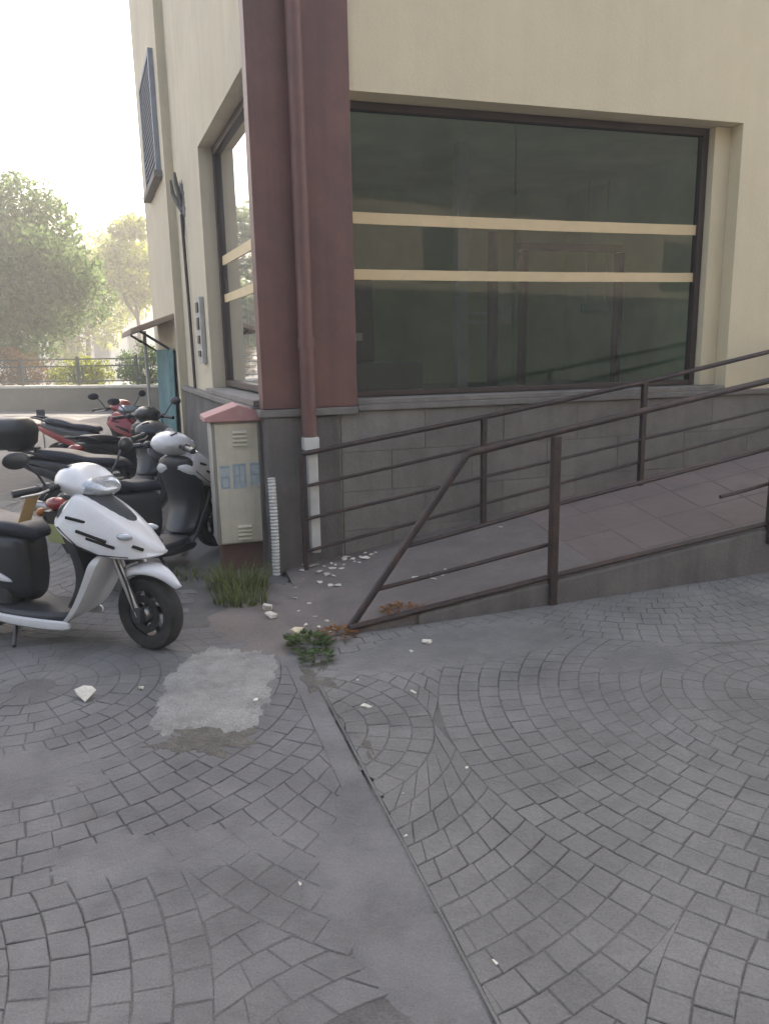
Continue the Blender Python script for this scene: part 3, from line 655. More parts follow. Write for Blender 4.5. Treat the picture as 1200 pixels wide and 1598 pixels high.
# ------------------------------------------------------------------ scooters
def T_steer(a, x0=-.12): return Matrix.Translation((x0, 0, 0)) @ Matrix.Rotation(a, 4, 'Z') @ Matrix.Translation((-x0, 0, 0))
def wheel(root, c, R, w_, T, spokes=5, rimm=None):
    prof_ = [(R*.62, -w_*.38), (R*.80, -w_*.5), (R*.93, -w_*.46), (R*.985, -w_*.27), (R, 0), (R*.985, w_*.27), (R*.93, w_*.46), (R*.80, w_*.5), (R*.62, w_*.38)]
    wh = MB().lathe([(R*.60, -w_*.36), (R*.66, -w_*.36), (R*.66, w_*.36), (R*.60, w_*.36)], c, 40).xf(T).build('wheel', rimm or M_RIM, root, world=False)
    MB().lathe(prof_, c, 44).xf(T).build('tyre', M_RUBBER, wh, world=False)
    sp = MB(); cv = Vector(c)
    for k in range(spokes):
        a = 2*math.pi*k/spokes+.3; d = Vector((math.cos(a), 0, math.sin(a))); e_ = Vector((-math.sin(a), 0, math.cos(a)))
        R0, R1 = R*.16, R*.63
        q = lambda r, ww, y: [cv+d*r+e_*ww+Vector((0, -y, 0)), cv+d*r-e_*ww+Vector((0, -y, 0)), cv+d*r-e_*ww+Vector((0, y, 0)), cv+d*r+e_*ww+Vector((0, y, 0))]
        sp.ring([q(R0, .03, .02), q((R0+R1)/2, .018, .014), q(R1, .022, .02)])
    sp.xf(T).build('spokes', rimm or M_RIM, wh, world=False, bevel=.003)
    MB().lathe([(.0, -w_*.62), (R*.15, -w_*.62), (R*.2, -w_*.4), (R*.2, w_*.4), (R*.15, w_*.62), (.0, w_*.62)], c, 20).xf(T).build('hub', M_STEEL, wh, world=False)
    MB().lathe([(R*.30, -w_*.46), (R*.5, -w_*.46), (R*.5, -w_*.42), (R*.30, -w_*.42)], c, 28).xf(T).build('brake_disc', M_RIM, wh, world=False)
    return wh
def sym(pts):   # mirror a half ring given from bottom centre to top centre at y>=0
    return [Vector((x, y, z)) for x, y, z in pts]+[Vector((x, -y, z)) for x, y, z in reversed(pts) if abs(y) > 1e-5]
def shell(stations, name, m, root, T=None, sub=2, crease=()):
    """stations: list of half rings (y >= 0, bottom to top)"""
    q = MB().ring([sym(s) for s in stations])
    if T: q.xf(T)
    o = q.build(name, m, root, sub=sub, world=False, ang=60)
    if crease:
        me = o.data; n_ = len(sym(stations[0])); at = me.attributes.new('crease_edge', 'FLOAT', 'EDGE'); js = {j for c in crease for j in (c, (n_-c) % n_)}
        for e in me.edges:
            a, b = sorted(e.vertices)
            if b-a == n_ and a % n_ in js: at.data[e.index].value = .85
    return o

def scooter(name, loc, heading, label, steer=0, body=M_WHITE, inner=M_BLACKP, side=M_WHITE, apron=M_WHITE, fend=None, topbox=False, plate=False, scale=1.0, lean=0, tag_card=False, seatm=M_NAVY, cowl=None, mirror=True, group=None):
    fend = fend or body
    r = thing(name, loc, label, 'scooter', heading, group)
    if scale != 1: r.scale = (scale,)*3
    r.rotation_euler = (lean, 0, heading)
    B = lambda mb, nm, m, par=None, **k: mb.build(nm, m, par or r, world=False, **k)
    TS = T_steer(steer); I4 = Matrix.Identity(4)
    R = .212
    wheel(r, (0, 0, R), R, .10, TS); wheel(r, (-1.27, 0, R), R, .11, I4)
    # fork
    for s_ in (-1, 1):
        f = MB().tube([(0, .085*s_, R), (-.075, .085*s_, .38), (-.135, .085*s_, .52)], [.019, .021, .023], 12).xf(TS); B(f, 'fork_leg', M_STEEL)
        f = MB().box(-.03, .03, s_*.085-.018, s_*.085+.018, R-.035, R+.05).xf(TS); B(f, 'fork_clamp', M_GREYP, bevel=.006)
    B(MB().tube([(-.10, 0, .48), (-.20, 0, .72)], .04, 12).xf(TS), 'steering_column', M_GREYP)
    # front fender: beaked shell above the tyre
    st = []
    for i in range(10):
        q = i/9; a = math.radians(36+86*q); ro = R+.075-.030*q; wd = (.014+.062*min(1, q*1.8)); c0, s0 = math.cos(a), math.sin(a)
        th = .022
        st.append([(ro*c0-.0*q, y, R+ro*s0-dz) for (y, dz) in ()] or [((ro-th-.02*q)*c0, wd*1.02, R+(ro-th-.02*q)*s0), ((ro-.004)*c0, wd, R+(ro-.004)*s0), ((ro+.012)*c0, wd*.55, R+(ro+.012)*s0), ((ro+.016)*c0, 0, R+(ro+.016)*s0)])
    fm = MB(); rows = [[Vector(p) for p in s]+[Vector((p[0], -p[1], p[2])) for p in reversed(s[:-1])] for s in st]; nn = len(rows[0])
    fm.add([p for rw in rows for p in rw], [(i*nn+j, i*nn+j+1, (i+1)*nn+j+1, (i+1)*nn+j) for i in range(len(rows)-1) for j in range(nn-1)])
    fo = B(fm.xf(TS), 'front_fender', fend, sub=1, ang=80); sm = fo.modifiers.new('solid', 'SOLIDIFY'); sm.thickness = .006
    # upper apron (front panel)
    stn = []
    for q, lowz, topz, wl, wt, x in ((0, .535, .555, .03, .018, .105), (.12, .520, .600, .085, .05, .06), (.3, .515, .680, .145, .085, -.03), (.5, .535, .760, .185, .105, -.13), (.68, .580, .830, .205, .110, -.235), (.85, .655, .880, .200, .105, -.33), (1, .745, .885, .165, .085, -.405)):
        xl = x-.10*q
        stn.append([(xl, 0, lowz+.01), (xl, wl*.75, lowz), (xl+.01, wl*1.0, lowz+.02), (x-.02, wl*.96, lowz+(topz-lowz)*.45), (x, wt*1.15, topz-.02), (x+.01, wt*.6, topz), (x+.012, 0, topz+.004)])
    ap_ = shell(stn, 'front_apron', apron, r, crease=(2, 4))
    # dark insert along the crown of the apron, side vents
    dk = []
    for x, z, w_ in ((-.06, .715, .05), (-.13, .774, .095), (-.235, .844, .118), (-.33, .894, .118), (-.40, .900, .10)):
        dk.append([Vector((x+.008, -w_, z-.05)), Vector((x+.016, -w_*.5, z-.002)), Vector((x+.018, 0, z+.002)), Vector((x+.016, w_*.5, z-.002)), Vector((x+.008, w_, z-.05)), Vector((x-.03, w_, z-.075)), Vector((x-.03, 0, z-.04)), Vector((x-.03, -w_, z-.075))])
    B(MB().ring(dk), 'apron_insert', M_GREYP, ap_, sub=1, ang=60)
    for s_ in (-1, 1):
        for (xa, za, xb, zb, yy) in ((-.30, .695, -.14, .635, .199), (-.25, .655, -.10, .60, .187), (-.36, .765, -.26, .735, .192), (-.02, .605, .03, .58, .118)):
            B(MB().bar((xa, s_*yy, za), (xb, s_*(yy-.028), zb), .014, .016), 'vent', M_DARK, ap_, bevel=.004)
    # lower leg shield: curved blade sweeping down to the floor
    st2 = []
    for x, z, w_, t_ in ((-.19, .575, .190, .085), (-.25, .47, .182, .066), (-.315, .36, .170, .056), (-.375, .26, .165, .052), (-.44, .175, .160, .056), (-.52, .125, .155, .05)):
        st2.append([(x-t_*.6, 0, z-.02), (x-t_*.8, w_*.86, z-.02), (x-t_*.45, w_, z-.01), (x+t_*.3, w_*.96, z+.0), (x+t_*.62, w_*.62, z+.01), (x+t_*.7, 0, z+.012)])
    shell(st2, 'leg_shield', body, r, crease=(2, 3))
    # inner (knee side) panel
    st3 = []
    for x, z, w_ in ((-.42, .84, .15), (-.44, .74, .175), (-.37, .60, .185), (-.335, .45, .165), (-.385, .30, .150), (-.48, .205, .15)):
        st3.append([(x+.06, 0, z-.01), (x+.05, w_, z-.005), (x-.01, w_*.97, z), (x-.045, w_*.5, z+.005), (x-.05, 0, z+.008)])
    shell(st3, 'knee_panel', inner, r, crease=(1, 2))
    # floor board and side trims
    st4 = []
    for x, w_, zb, zt in ((-.44, .150, .145, .215), (-.55, .165, .14, .205), (-.80, .170, .15, .205), (-.98, .160, .165, .225)):
        st4.append([(x, 0, zb), (x, w_*.9, zb), (x, w_, (zb+zt)/2), (x, w_*.95, zt), (x, 0, zt)])
    shell(st4, 'floor_board', M_GREYP, r, sub=1)
    for s_ in (-1, 1):
        q = MB().ring([[Vector((x, s_*(y0), zb)), Vector((x, s_*(y0+.028), zb+.012)), Vector((x, s_*(y0+.028), zt-.01)), Vector((x, s_*(y0), zt))] for x, y0, zb, zt in ((-.42, .135, .10, .17), (-.52, .152, .095, .175), (-.75, .158, .105, .185), (-.95, .152, .135, .20), (-1.06, .130, .18, .215))])
        B(q, 'floor_trim', body, sub=1, ang=60)
    # under-seat body, white side panels, seat, tail
    st5 = []
    for x, zb, zt, w_ in ((-.70, .22, .60, .095), (-.78, .22, .635, .125), (-.95, .27, .64, .140), (-1.15, .40, .67, .145), (-1.40, .52, .72, .125), (-1.58, .61, .735, .075)):
        st5.append([(x, 0, zb), (x, w_*.7, zb+.01), (x, w_, zb+(zt-zb)*.4), (x, w_*.95, zt-.03), (x, w_*.6, zt), (x, 0, zt)])
    shell(st5, 'seat_body', inner, r, crease=(2, 3))
    for s_ in (-1, 1):
        q = MB().ring([[Vector((x, s_*(w_-.02), zb)), Vector((x, s_*(w_+.012), zb+.012)), Vector((x, s_*(w_+.014), zt-.012)), Vector((x, s_*(w_-.02), zt))] for x, zb, zt, w_ in ((-.79, .352, .37, .135), (-.90, .355, .44, .146), (-1.05, .40, .52, .152), (-1.25, .48, .60, .150), (-1.45, .56, .67, .125), (-1.60, .63, .69, .08))])
        B(q, 'side_panel', side, sub=1, ang=60)
    st6 = []
    for x, zb, zt, w_ in ((-.645, .595, .64, .055), (-.70, .60, .685, .10), (-.85, .635, .715, .135), (-1.02, .65, .715, .145), (-1.12, .665, .765, .145), (-1.35, .70, .795, .13), (-1.50, .72, .79, .085)):
        st6.append([(x, 0, zb), (x, w_*.8, zb), (x, w_, zb+(zt-zb)*.45), (x, w_*.8, zt-.008), (x, 0, zt)])
    shell(st6, 'seat', seatm, r, crease=(1, 3))
    B(MB().tube([(-1.35, .10, .72), (-1.55, .10, .78), (-1.68, .06, .79), (-1.69, 0, .79), (-1.68, -.06, .79), (-1.55, -.10, .78), (-1.35, -.10, .72)], .014, 10), 'grab_rail', M_GREYP)
    B(MB().ellipsoid((-1.60, 0, .665), (.05, .09, .045)), 'tail_light', M_REDLAMP, ang=80)
    # rear mudguard, engine, exhaust, shock, stands
    B(MB().lathe([(R+.03, -.07), (R+.045, 0), (R+.03, .07), (R+.02, .07), (R+.032, 0), (R+.02, -.07)], (-1.27, 0, R), 18, math.radians(60), math.radians(165)), 'rear_mudguard', M_BLACKP)
    B(MB().box(-1.40, -.88, .075, .15, .15, .30), 'engine_case', M_GREYP, bevel=.03); B(MB().box(-1.05, -.86, -.10, .08, .20, .38), 'engine_block', M_GREYP, bevel=.02)
    B(MB().tube([(-1.0, -.10, .20), (-1.12, -.14, .22), (-1.25, -.145, .24), (-1.55, -.15, .31)], [.02, .045, .055, .05], 14), 'exhaust', M_STEEL)
    B(MB().tube([(-1.25, .115, .26), (-1.33, .11, .60)], .025, 10), 'shock_absorber', M_STEEL)
    cs_ = MB()
    for s_ in (-1, 1): cs_.tube([(-.98, .06*s_, .2), (-1.02, .12*s_, .06), (-1.03, .15*s_, .012), (-1.08, .16*s_, .006)], .013, 8)
    cs_.tube([(-1.02, -.12, .06), (-1.02, .12, .06)], .012, 8); B(cs_, 'centre_stand', M_BLACKP)
    B(MB().tube([(-.82, -.10, .15), (-.80, -.17, .03), (-.78, -.2, .008)], .012, 8), 'side_stand', M_BLACKP)
    # handlebar cowl (steered)
    st7 = []
    for x, zb, zt, w_ in ((-.225, .865, .905, .06), (-.255, .835, .945, .105), (-.32, .815, .995, .145), (-.41, .815, 1.03, .160), (-.50, .84, 1.015, .14), (-.575, .885, .965, .085)):
        st7.append([(x, 0, zb), (x, w_*.7, zb+.01), (x, w_, zb+(zt-zb)*.45), (x-.01, w_*.75, zt-.018), (x-.012, 0, zt)])
    cw = shell(st7, 'handlebar_cowl', cowl or body, r, T=TS, crease=(2,))
    st8 = []
    for x, zb, zt, w_ in ((-.203, .868, .905, .055), (-.228, .846, .932, .098), (-.275, .832, .955, .132), (-.335, .845, .965, .152)):
        st8.append([(x, 0, zb), (x, w_*.75, zb+.006), (x, w_, zb+(zt-zb)*.5), (x-.012, w_*.75, zt-.006), (x-.02, 0, zt+.004)])
    hl = shell(st8, 'headlight', M_LENS, r, T=TS)
    B(MB().lathe([(0, -.01), (.028, -.01), (.034, .02), (0, .02)], (0, 0, 0), 16).xf(TS @ Matrix.Translation((-.245, 0, .89)) @ Matrix.Rotation(math.pi/2, 4, 'Z')), 'bulb_reflector', M_REFL, hl)
    B(MB().ring([[TS @ Vector((x, y, z)) for y in (-.09, .09) for z in ((.957+dz), (.957+dz+.02))] for x, dz in ((-.50, .02), (-.44, .035))]), 'instrument_panel', M_GREYP, cw)
    for s_ in (-1, 1):
        B(MB().tube([(-.455, .10*s_, .905), (-.47, .19*s_, .905), (-.505, .25*s_, .90)], .016, 10).xf(TS), 'handlebar', M_GREYP)
        B(MB().tube([(-.505, .245*s_, .90), (-.53, .30*s_, .895), (-.555, .36*s_, .89)], [.021, .020, .021], 12).xf(TS), 'grip', M_BLACKP)
        B(MB().ellipsoid((-.475, .205*s_, .905), (.035, .035, .03), 12, 8).xf(TS), 'switch_housing', M_BLACKP)
        B(MB().tube([(-.44, .22*s_, .90), (-.455, .27*s_, .885), (-.50, .35*s_, .875)], .007, 8).xf(TS), 'brake_lever', M_STEEL)
        if mirror:
            mm = MB().tube([(-.46, .22*s_, .915), (-.45, .27*s_, .99), (-.47, .33*s_, 1.06)], .007, 8).xf(TS); ms = B(mm, 'mirror_stalk', M_BLACKP)
            e_ = MB().ellipsoid((0, 0, 0), (.022, .072, .046), 18, 10).xf(TS @ Matrix.Translation((-.475, .37*s_, 1.075)) @ Matrix.Rotation(.25*s_, 4, 'Z')); B(e_, 'mirror', M_BLACKP, ms)
        B(MB().ellipsoid((-.06, .125*s_, .655), (.055, .018, .02), 12, 8), 'indicator', M_LENS, ap_)
    B(MB().tube([TS @ Vector(q) for q in ((-.40, -.16, .86), (-.28, -.12, .80), (-.16, -.10, .60), (-.06, -.10, .40), (-.01, -.10, .24))], .006, 6), 'brake_hose', M_BLACKP)
    B(MB().tube([(-.47, .18, .89), (-.40, .17, .82), (-.36, .12, .70)], .006, 6), 'control_cable', M_BLACKP)
    for s_ in (-1, 1): B(MB().tube([(-.42, .190*s_, .71), (-.30, .205*s_, .615), (-.18, .190*s_, .565), (-.04, .135*s_, .545)], .0035, 6), 'panel_seam', M_DARK, ap_)
    if topbox:
        tb = []
        for z, a_, b_ in ((.80, .15, .17), (.84, .185, .205), (.93, .20, .215), (.935, .205, .22), (1.0, .195, .205), (1.06, .15, .16), (1.08, .09, .10)):
            tb.append([Vector((-1.66+a_*math.copysign(abs(math.cos(t_))**.7, math.cos(t_)), b_*math.copysign(abs(math.sin(t_))**.7, math.sin(t_)), z)) for t_ in [2*math.pi*k/24 for k in range(24)]])
        tbo = B(MB().ring(tb), 'top_box', M_BLACKP, ang=70); B(MB().box(-1.875, -1.855, -.10, .10, .90, .935), 'reflector', M_REDLAMP, tbo, bevel=.005)
        B(MB().box(-1.7, -1.45, -.06, .06, .775, .80), 'box_rack', M_GREYP, bevel=.005)
    if plate:
        B(MB().hexa([(-1.60, -.10, .40), (-1.60, .10, .40), (-1.595, .10, .40), (-1.595, -.10, .40), (-1.655, -.10, .54), (-1.655, .10, .54), (-1.65, .10, .54), (-1.65, -.10, .54)]), 'number_plate', M_PLATE)
        B(MB().hexa([(-1.50, -.07, .30), (-1.50, .07, .30), (-1.46, .07, .30), (-1.46, -.07, .30), (-1.645, -.08, .62), (-1.645, .08, .62), (-1.585, .08, .62), (-1.585, -.08, .62)]), 'plate_holder', M_BLACKP)
        for s_ in (-1, 1): B(MB().ellipsoid((-1.60, .15*s_, .60), (.035, .03, .03), 12, 8), 'rear_indicator', M_AMBER)
    if tag_card:
        B(MB().hexa([TS @ Vector(q) for q in ((-.62, -.30, .72), (-.62, -.22, .72), (-.615, -.22, .72), (-.615, -.30, .72), (-.53, -.29, .885), (-.53, -.21, .885), (-.525, -.21, .885), (-.525, -.29, .885))]), 'hanging_card', M_TAN)
    return r

scooter('scooter', (-1.29, 4.07, 0), math.radians(-15.6), 'white scooter with dark navy seat parked nearest, front wheel by concrete patch', steer=math.radians(-13), tag_card=True)
scooter('scooter', (-1.44, 6.34, 0), math.radians(65), 'black scooter with white nose and yellow-green number plate, behind the nearest white one', steer=math.radians(-6), body=M_BLACKP, side=M_BLACKP, apron=M_WHITE, fend=M_BLACKP, cowl=M_WHITE, plate=True, mirror=False)
scooter('scooter', (-1.66, 7.02, 0), math.radians(4), 'all black scooter carrying a black top box, behind the one with number plate', steer=math.radians(5), body=M_BLACKP, side=M_BLACKP, apron=M_BLACKP, topbox=True, mirror=False)
scooter('scooter', (-3.15, 10.2, 0), math.radians(-14), 'red scooter parked farther back in the row by the side wall', steer=math.radians(-25), body=M_REDP, side=M_REDP, apron=M_REDP)
scooter('scooter', (-2.66, 9.4, 0), math.radians(72), 'dark scooter wedged between the red one and the side wall', steer=math.radians(12), body=M_TANK, side=M_TANK, apron=M_TANK)
p = MB(); p.tube([(-5.55, 12.6, -.03), (-5.55, 12.6, .62)], .015, 8); po = thing('marker_post', (-5.55, 12.6, -.03), 'thin grey marker post with dark square head beyond the top box', 'post')
p.build('stake', M_STEEL, po); q = MB(); q.box(-5.62, -5.48, 12.57, 12.59, .60, .76); q.build('head_plate', M_GREYP, po, bevel=.01)

# ------------------------------------------------------------------ weeds and rubble
def blades(cx, cy, z, n, h, spread, rs, wd=.005, lean=.6):
    mb = MB()
    for _ in range(n):
        a = rs.uniform(0, 6.283); r = spread*math.sqrt(rs.random()); x, y = cx+r*math.cos(a)*1.2, cy+r*math.sin(a)*.7; hh = h*rs.uniform(.45, 1.1)
        d = Vector((math.cos(a+rs.uniform(-1, 1)), math.sin(a+rs.uniform(-1, 1)), 0)); ln = lean*rs.uniform(.2, 1.2); sd_ = Vector((-d.y, d.x, 0))
        prev = None; P = []
        for k in range(5):
            q = k/4; c = Vector((x, y, z))+d*hh*ln*q*q+Vector((0, 0, hh*(q-.28*ln*q*q))); w_ = wd*(1-q*.9); P += [c-sd_*w_, c+sd_*w_]
        mb.add(P, [(2*k, 2*k+1, 2*k+3, 2*k+2) for k in range(4)])
    return mb
rs = random.Random(4)
tag(blades(-1.02, 5.10, 0, 340, .21, .18, rs).build('grass_tuft', M_GRASS, ang=0), 'dry green grass tuft at the foot of the utility cabinet', 'grass')
tag(blades(-.95, 4.80, 0, 220, .13, .15, rs).build('grass_tuft', M_GRASS, ang=0), 'lower grass tuft in front of the cabinet grass', 'grass')
tag(blades(-1.40, 5.40, 0, 90, .07, .2, rs).build('grass_tuft', M_GRASS, ang=0), 'thin grass fringe left of the cabinet plinth', 'grass')
def leafy(cx, cy, n, h, spread, rs, sz):
    mb = MB()
    for _ in range(n):
        a = rs.uniform(0, 6.283); r = spread*math.sqrt(rs.random()); c = Vector((cx+r*math.cos(a), cy+r*math.sin(a)*.8, .012+h*rs.random()*(1-r/spread*.6)))
        d = Vector((math.cos(a), math.sin(a), rs.uniform(-.2, .7))).normalized(); s_ = d.cross(Vector((rs.uniform(-.3, .3), rs.uniform(-.3, .3), 1))).normalized(); l = sz*rs.uniform(.6, 1.3)
        mb.add([c, c+d*l*.5+s_*l*.28, c+d*l, c+d*l*.5-s_*l*.28], [(0, 1, 2, 3)])
    return mb
tag(leafy(-.43, 3.99, 170, .09, .11, rs, .045).build('weed', M_WEED, ang=0), 'dark green leafy weed in the pavement joint by the ramp toe', 'weed')
tag(leafy(-.37, 3.80, 110, .05, .085, rs, .035).build('weed', M_WEED, ang=0), 'smaller leafy weed nearer the camera end of the joint', 'weed')
for nm, cx, cy, n_, sp in (('dry_leaves', -.28, 4.16, 140, .12), ('dry_leaves', .10, 4.42, 170, .13)):
    o = leafy(cx, cy, n_, .035, sp, rs, .03)
    if cx > 0: o.v = [v+Vector((0, 0, .045)) for v in o.v]
    o = o.build(nm, M_DRYLEAF, ang=0); o['kind'] = 'stuff'; o['label'] = 'rust brown dry leaf litter at slanted post foot' if cx < 0 else 'orange brown dry leaf litter on ramp edge under the rail'; o['category'] = 'leaves'
def chunk(c, sx, sy, sz, rs, m, label, group=None):
    bm = bmesh.new(); rot = Matrix.Rotation(rs.uniform(0, 6.28), 4, 'Z') @ Matrix.Rotation(rs.uniform(-.25, .25), 4, 'X')
    for _ in range(15):
        p = Vector((rs.uniform(-1, 1), rs.uniform(-1, 1), rs.uniform(-1, 1)))
        if p.length > 1.15: p = p.normalized()*1.1
        bm.verts.new(rot @ Vector((p.x*sx, p.y*sy, p.z*sz)))
    h_ = bmesh.ops.convex_hull(bm, input=bm.verts); bmesh.ops.delete(bm, geom=[g_ for g_ in h_['geom_interior'] if isinstance(g_, bmesh.types.BMVert)], context='VERTS')
    zmin = min(v.co.z for v in bm.verts)
    for v in bm.verts: v.co.z -= zmin+.002
    me = bpy.data.meshes.new('rubble_chunk'); bm.to_mesh(me); bm.free(); me.materials.append(m)
    ob = bpy.data.objects.new('rubble_chunk', me); COL.objects.link(ob); ob.location = c; return tag(ob, label, 'rubble', group)
chunk((-1.44, 3.41, 0), .07, .042, .036, rs, M_RUBBLE, 'large pale rubble chunk lying alone on the paving left of the patch')
chunk((-.52, 4.17, .01), .062, .045, .03, rs, M_RUBBLEC, 'cream rubble slab behind the leafy weed')
chunk((-.71, 4.50, .008), .05, .035, .02, rs, M_RUBBLE, 'flat white rubble flake beside the grass tuft, nearer one')
chunk((-.745, 4.62, .008), .042, .035, .03, rs, M_RUBBLE, 'upright white rubble piece leaning in the grass tuft')
chunk((-.10, 3.26, TOPR), .035, .018, .008, rs, M_RUBBLE, 'thin pale rubble flake on the right slab near the joint')
chunk((.22, 4.02, TOPR), .035, .02, .012, rs, M_RUBBLE, 'pale rubble flake right of the slanted post foot')
def onramp(s, v): p = ramp_pt(s, v); return (p.x, p.y, p.z)
GR = 'white plaster crumbs scattered on the ramp'
for s_, v_ in ((.05, .93), (.12, .88), (.2, .86), (.28, .90), (.34, .84), (.40, .88), (.22, .78), (.3, .93), (.45, .93), (.52, .9), (.36, .80), (.10, .75), (.08, .58), (.12, .55), (.62, .42), (.68, .38), (.74, .40), (.80, .37), (.72, .34), (.85, .42), (1.02, .86), (1.5, .80), (.0, .98), (-.04, .9), (.16, .82), (.18, .9), (.25, .83), (.33, .88), (.06, .8), (.14, .7), (.42, .84), (.48, .88), (.02, .66)):
    k = rs.uniform(.010, .026); chunk(onramp(s_, v_), k*rs.uniform(1.2, 2.2), k, k*rs.uniform(.3, .6), rs, M_RUBBLE, 'small white plaster crumb lying on the ramp surface', GR)
GP = 'white plaster crumbs scattered on the paving'
for x, y in ((-.33, 4.22), (-.27, 4.33), (-.40, 4.30), (-.36, 4.40), (-.30, 4.27), (-.22, 4.45), (-.55, 4.6), (-.60, 4.85), (-.15, 3.55), (.12, 3.4), (.30, 2.72), (.05, 2.55), (-.62, 3.35), (-.28, 2.07), (.13, 3.9), (-1.2, 3.5), (.27, 1.75), (.05, 2.3), (-.48, 4.35), (-.44, 4.5), (-.5, 4.75), (-.35, 4.6), (-.62, 5.1), (-.25, 4.28), (-.58, 5.25)):
    k = rs.uniform(.007, .016) if y > 3.3 else rs.uniform(.004, .007); z_ = TOPR if jdist(x, y) < -.02 else .006
    chunk((x, y, z_), k*rs.uniform(1.2, 2.2), k, k*rs.uniform(.3, .6), rs, M_RUBBLE, 'tiny white plaster crumb lying on the paving', GP)

# ------------------------------------------------------------------ background: low wall, fence, trees, houses
BA = Vector((-34, 29.6, 0)); BB = Vector((-4.2, 22.1, 0)); BD = (BB-BA).normalized(); BN = Vector((BD.y, -BD.x, 0)); BL = (BB-BA).length
def bw(s, o, z): return BA+BD*s+BN*o+Vector((0, 0, z))
lw = thing('low_wall', tuple(BA), 'low weathered concrete wall with pale cap across the street end', 'wall')
p = MB(); p.box(0, BL, -.15, .15, -.05, .66, bw); p.build('wall_body', M_LOWWALL, lw, ang=0)
p = MB(); p.box(-.02, BL+.02, -.19, .19, .663, .74, bw); p.build('capstone', M_CAP, lw, bevel=.01)
fe = thing('metal_fence', tuple(BA+Vector((0, 0, .74))), 'dark metal panel fence standing on the low wall', 'fence')
k = 0; s = .4
while s+1.95 < BL:
    p = MB(); p.bar(bw(s, 0, .735), bw(s, 0, 1.58), .07, .07, up=BD); p.build('post', M_FENCE, fe)
    for z in (1.50, 1.30, .86):
        p = MB(); p.bar(bw(s+.04, 0, z), bw(s+1.91, 0, z), .03, .04); p.build('rail', M_FENCE, fe)
    for q in (.14, 1.81):
        p = MB(); p.bar(bw(s+q, 0, .88), bw(s+q, 0, 1.29), .03, .03, up=BD); p.build('upright', M_FENCE, fe)
    s += 1.95
def crown_mesh(c, rad, n, size, seed, clumps=60, droop=0):
    r = np.random.default_rng(seed); c = np.array(c); rad = np.array(rad)
    d = r.normal(size=(clumps, 3)); d /= np.linalg.norm(d, axis=1)[:, None]; rr = r.uniform(.35, 1.0, clumps)**.6
    cen = c+d*rr[:, None]*rad*.86; cr = r.uniform(.16, .34, clumps)*rad.mean()
    pick = r.choice(clumps, n, p=cr**2/np.sum(cr**2)); e = r.normal(size=(n, 3)); e /= np.linalg.norm(e, axis=1)[:, None]
    pos = cen[pick]+e*(cr[pick]*r.uniform(.25, 1.0, n)**.5)[:, None]; pos[:, 2] -= droop*r.random(n)
    a = r.normal(size=(n, 3))+np.array([0, 0, .3]); a /= np.linalg.norm(a, axis=1)[:, None]; b = np.cross(a, r.normal(size=(n, 3))); b /= np.linalg.norm(b, axis=1)[:, None]
    sz = size*r.uniform(.6, 1.4, n)[:, None]
    V = np.empty((n, 4, 3)); V[:, 0] = pos-a*sz; V[:, 1] = pos+b*sz*.5; V[:, 2] = pos+a*sz; V[:, 3] = pos-b*sz*.5
    return V.reshape(-1, 3), np.arange(n*4).reshape(-1, 4), cen
def tree(name, base, h, c, rad, n, size, m, label, seed, group=None, trunk=.22, cat='tree'):
    t = thing(name, base, label, cat, 0, group); V, F, cen = crown_mesh(c, rad, n, size, seed)
    me = bpy.data.meshes.new('crown'); V = V-np.array(base); me.from_pydata(V.tolist(), [], F.tolist()); me.materials.append(m); o = bpy.data.objects.new('crown', me); COL.objects.link(o); o.parent = t
    b = Vector(base); cv = Vector(c); tk = MB(); mid = b.lerp(cv, .5)+Vector((.12, .08, 0))
    tk.tube([b, b.lerp(mid, .5), mid, cv], [trunk, trunk*.8, trunk*.65, trunk*.3], 10); tk.build('trunk', M_BARK, t)
    lm = MB(); r = random.Random(seed)
    for k in range(0, len(cen), 4):
        q = Vector(cen[k]); s_ = mid.lerp(cv, r.random()*.8); lm.tube([s_, s_.lerp(q, .5)+Vector((0, 0, -.15)), q], [trunk*.3, trunk*.2, trunk*.06], 6)
    lm.build('limbs', M_BARK, t); return t
G_T = 'trees beyond the fence'
tree('broadleaf_tree', (-13.2, 29.0, 0), 9, (-14.2, 29.0, 4.4), (5.0, 3.0, 3.3), 34000, .10, M_LEAF, 'large grey-green tree beyond the fence, the nearest and biggest one', 3, G_T)
tree('broadleaf_tree', (-20.5, 31.0, 0), 9, (-20.5, 31.0, 5.0), (3.9, 3.0, 3.6), 12000, .13, M_LEAF, 'green tree mirrored in the side window, left of the biggest tree', 5, G_T)
tree('broadleaf_tree', (-27.5, 33.0, 0), 9, (-27.5, 33.0, 4.6), (3.6, 3.0, 3.4), 8000, .15, M_LEAF, 'leftmost green tree beyond the fence, seen only as a reflection', 6, G_T)
tree('broadleaf_tree', (-12.3, 40, 0), 9, (-12.4, 40, 6.0), (1.7, 1.7, 2.6), 6000, .13, M_LEAF2, 'sunlit yellow-green tree beside the end of the side wall', 8, G_T, trunk=.14)
tree('broadleaf_tree', (-17.2, 46, 0), 9, (-17.2, 46, 5.0), (3.6, 2.5, 4.2), 9000, .14, M_LEAF2, 'broad sunlit yellow-green tree showing past the biggest tree', 28, G_T, trunk=.2)
tree('shrub', (-12.2, 25.9, 0), 2, (-12.2, 25.9, 1.25), (1.5, .6, .75), 4000, .05, M_LEAF3, 'orange-leaved shrub behind the fence under the big tree', 9, 'shrubs behind the fence', .04, 'shrub')
tree('shrub', (-15.5, 26.6, 0), 2, (-15.5, 26.6, 1.1), (2.0, .6, .8), 4500, .05, M_LEAF, 'green shrub behind the fence left of the orange shrub', 10, 'shrubs behind the fence', .04, 'shrub')
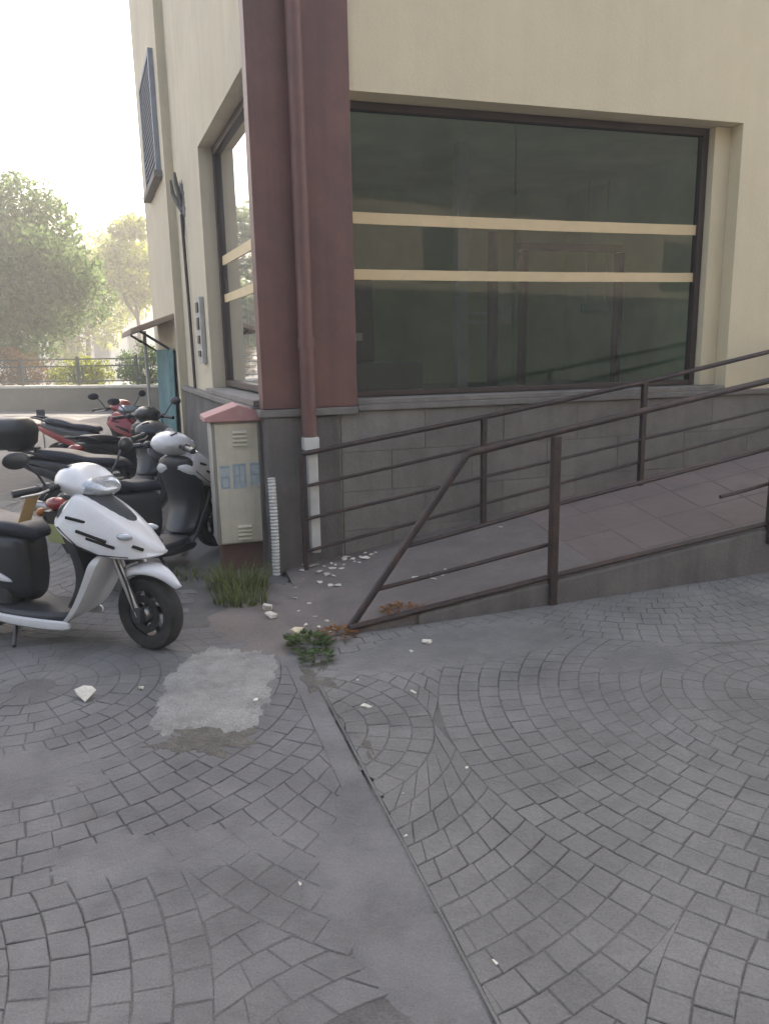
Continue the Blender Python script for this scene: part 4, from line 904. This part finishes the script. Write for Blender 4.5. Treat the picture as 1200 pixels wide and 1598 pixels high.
tree('shrub', (-7.3, 24.3, 0), 2, (-7.3, 24.3, 1.15), (1.0, .6, .95), 4000, .05, M_LEAF, 'grey-green shrub behind the fence next to the canopy', 12, 'shrubs behind the fence', .04, 'shrub')
tree('shrub', (-9.6, 25.2, 0), 2, (-9.6, 25.2, 1.0), (1.2, .6, .6), 3500, .05, M_LEAF2, 'yellow-green low shrub behind the fence, right of the orange shrub', 14, 'shrubs behind the fence', .04, 'shrub')
fh = thing('far_house', (-21, 62, 0), 'far white rendered house glimpsed between the tree and the side wall', 'house')
p = MB(); p.box(-34, -14, 60, 68, -.05, 10.0); p.build('wall', M_FARW, fh, ang=0)
p = MB(); p.box(-34.4, -13.6, 59.6, 68.4, 10.003, 10.3); p.build('roof', M_CAP, fh, ang=0)
for zc in (1.4, 4.4, 7.4):
    for k in range(7):
        x = -32.4+2.65*k; p = MB(); p.box(x-.1, x+1.2, 59.88, 59.995, zc-.1, zc+1.7); wi = p.build('window', M_CAP, fh, ang=0)
        p = MB(); p.box(x, x+1.1, 59.84, 59.877, zc, zc+1.6); p.build('pane', M_FARWIN, wi, ang=0)
# building across the street behind the viewer: what the shop window mirrors
ob = thing('opposite_building', (2, -7.5, 0), 'shaded building with dark colour bands across the street mirrored in the shop window', 'building')
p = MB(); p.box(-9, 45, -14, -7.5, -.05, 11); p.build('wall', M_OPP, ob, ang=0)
p = MB(); p.box(-9, 45, -7.498, -7.42, -.05, 3.3); p.build('dark_band_low', M_OPPD, ob, ang=0)  # added dark band, keeps the lower window reflection dark
p = MB(); p.box(-9, 45, -7.499, -7.46, 5.7, 11); p.build('dark_band_high', M_OPPU, ob, ang=0)  # upper facade coloured darker to darken the top of the window reflection
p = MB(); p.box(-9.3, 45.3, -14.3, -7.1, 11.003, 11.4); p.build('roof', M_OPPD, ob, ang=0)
for zc, hh in ((3.6, 1.7), (6.2, 1.8)):
    for k, w_ in enumerate((1.5, 1.2, 2.4, 1.2, 1.2, 3.0, 1.3, 2.0)):
        if (k+int(zc)) % 3 == 1: continue
        x = -6.6+5.6*k+(.8 if zc > 3 else 0); p = MB(); p.box(x, x+w_, -7.497, -7.44, zc, zc+hh); p.build('shutter', M_OPPD, ob, ang=0)

nb_ = thing('added_shade_block', (0, 16.5, 0), 'unseen plain block added behind the corner building to shade the street', 'building')  # unseen block added to keep the far street in shade
p = MB(); p.box(-4.4, 9, 16.5, 32, -.05, 15); p.build('wall', M_PLASTER_S, nb_, ang=0)
p = MB(); p.box(-4.6, 9.2, 16.3, 32.2, 15.003, 15.3); p.build('roof', M_CAP, nb_, ang=0)
# ------------------------------------------------------------------ hazy air, added to stand in for lens glare
hm = bpy.data.materials.new('glare_hazy_air'); hm.use_nodes = True; hn = hm.node_tree; hn.nodes.remove(hn.nodes['Principled BSDF'])
pv = hn.nodes.new('ShaderNodeVolumePrincipled'); pv.inputs['Color'].default_value = (.95, .96, .97, 1); pv.inputs['Density'].default_value = .0075; pv.inputs['Anisotropy'].default_value = .35
hn.links.new(pv.outputs[0], hn.nodes['Material Output'].inputs['Volume'])
hz = MB(); hz.box(-75, 60, -30, 80, -1.1, 20.5); ho = hz.build('glare_haze', hm, ang=0, kind='stuff');
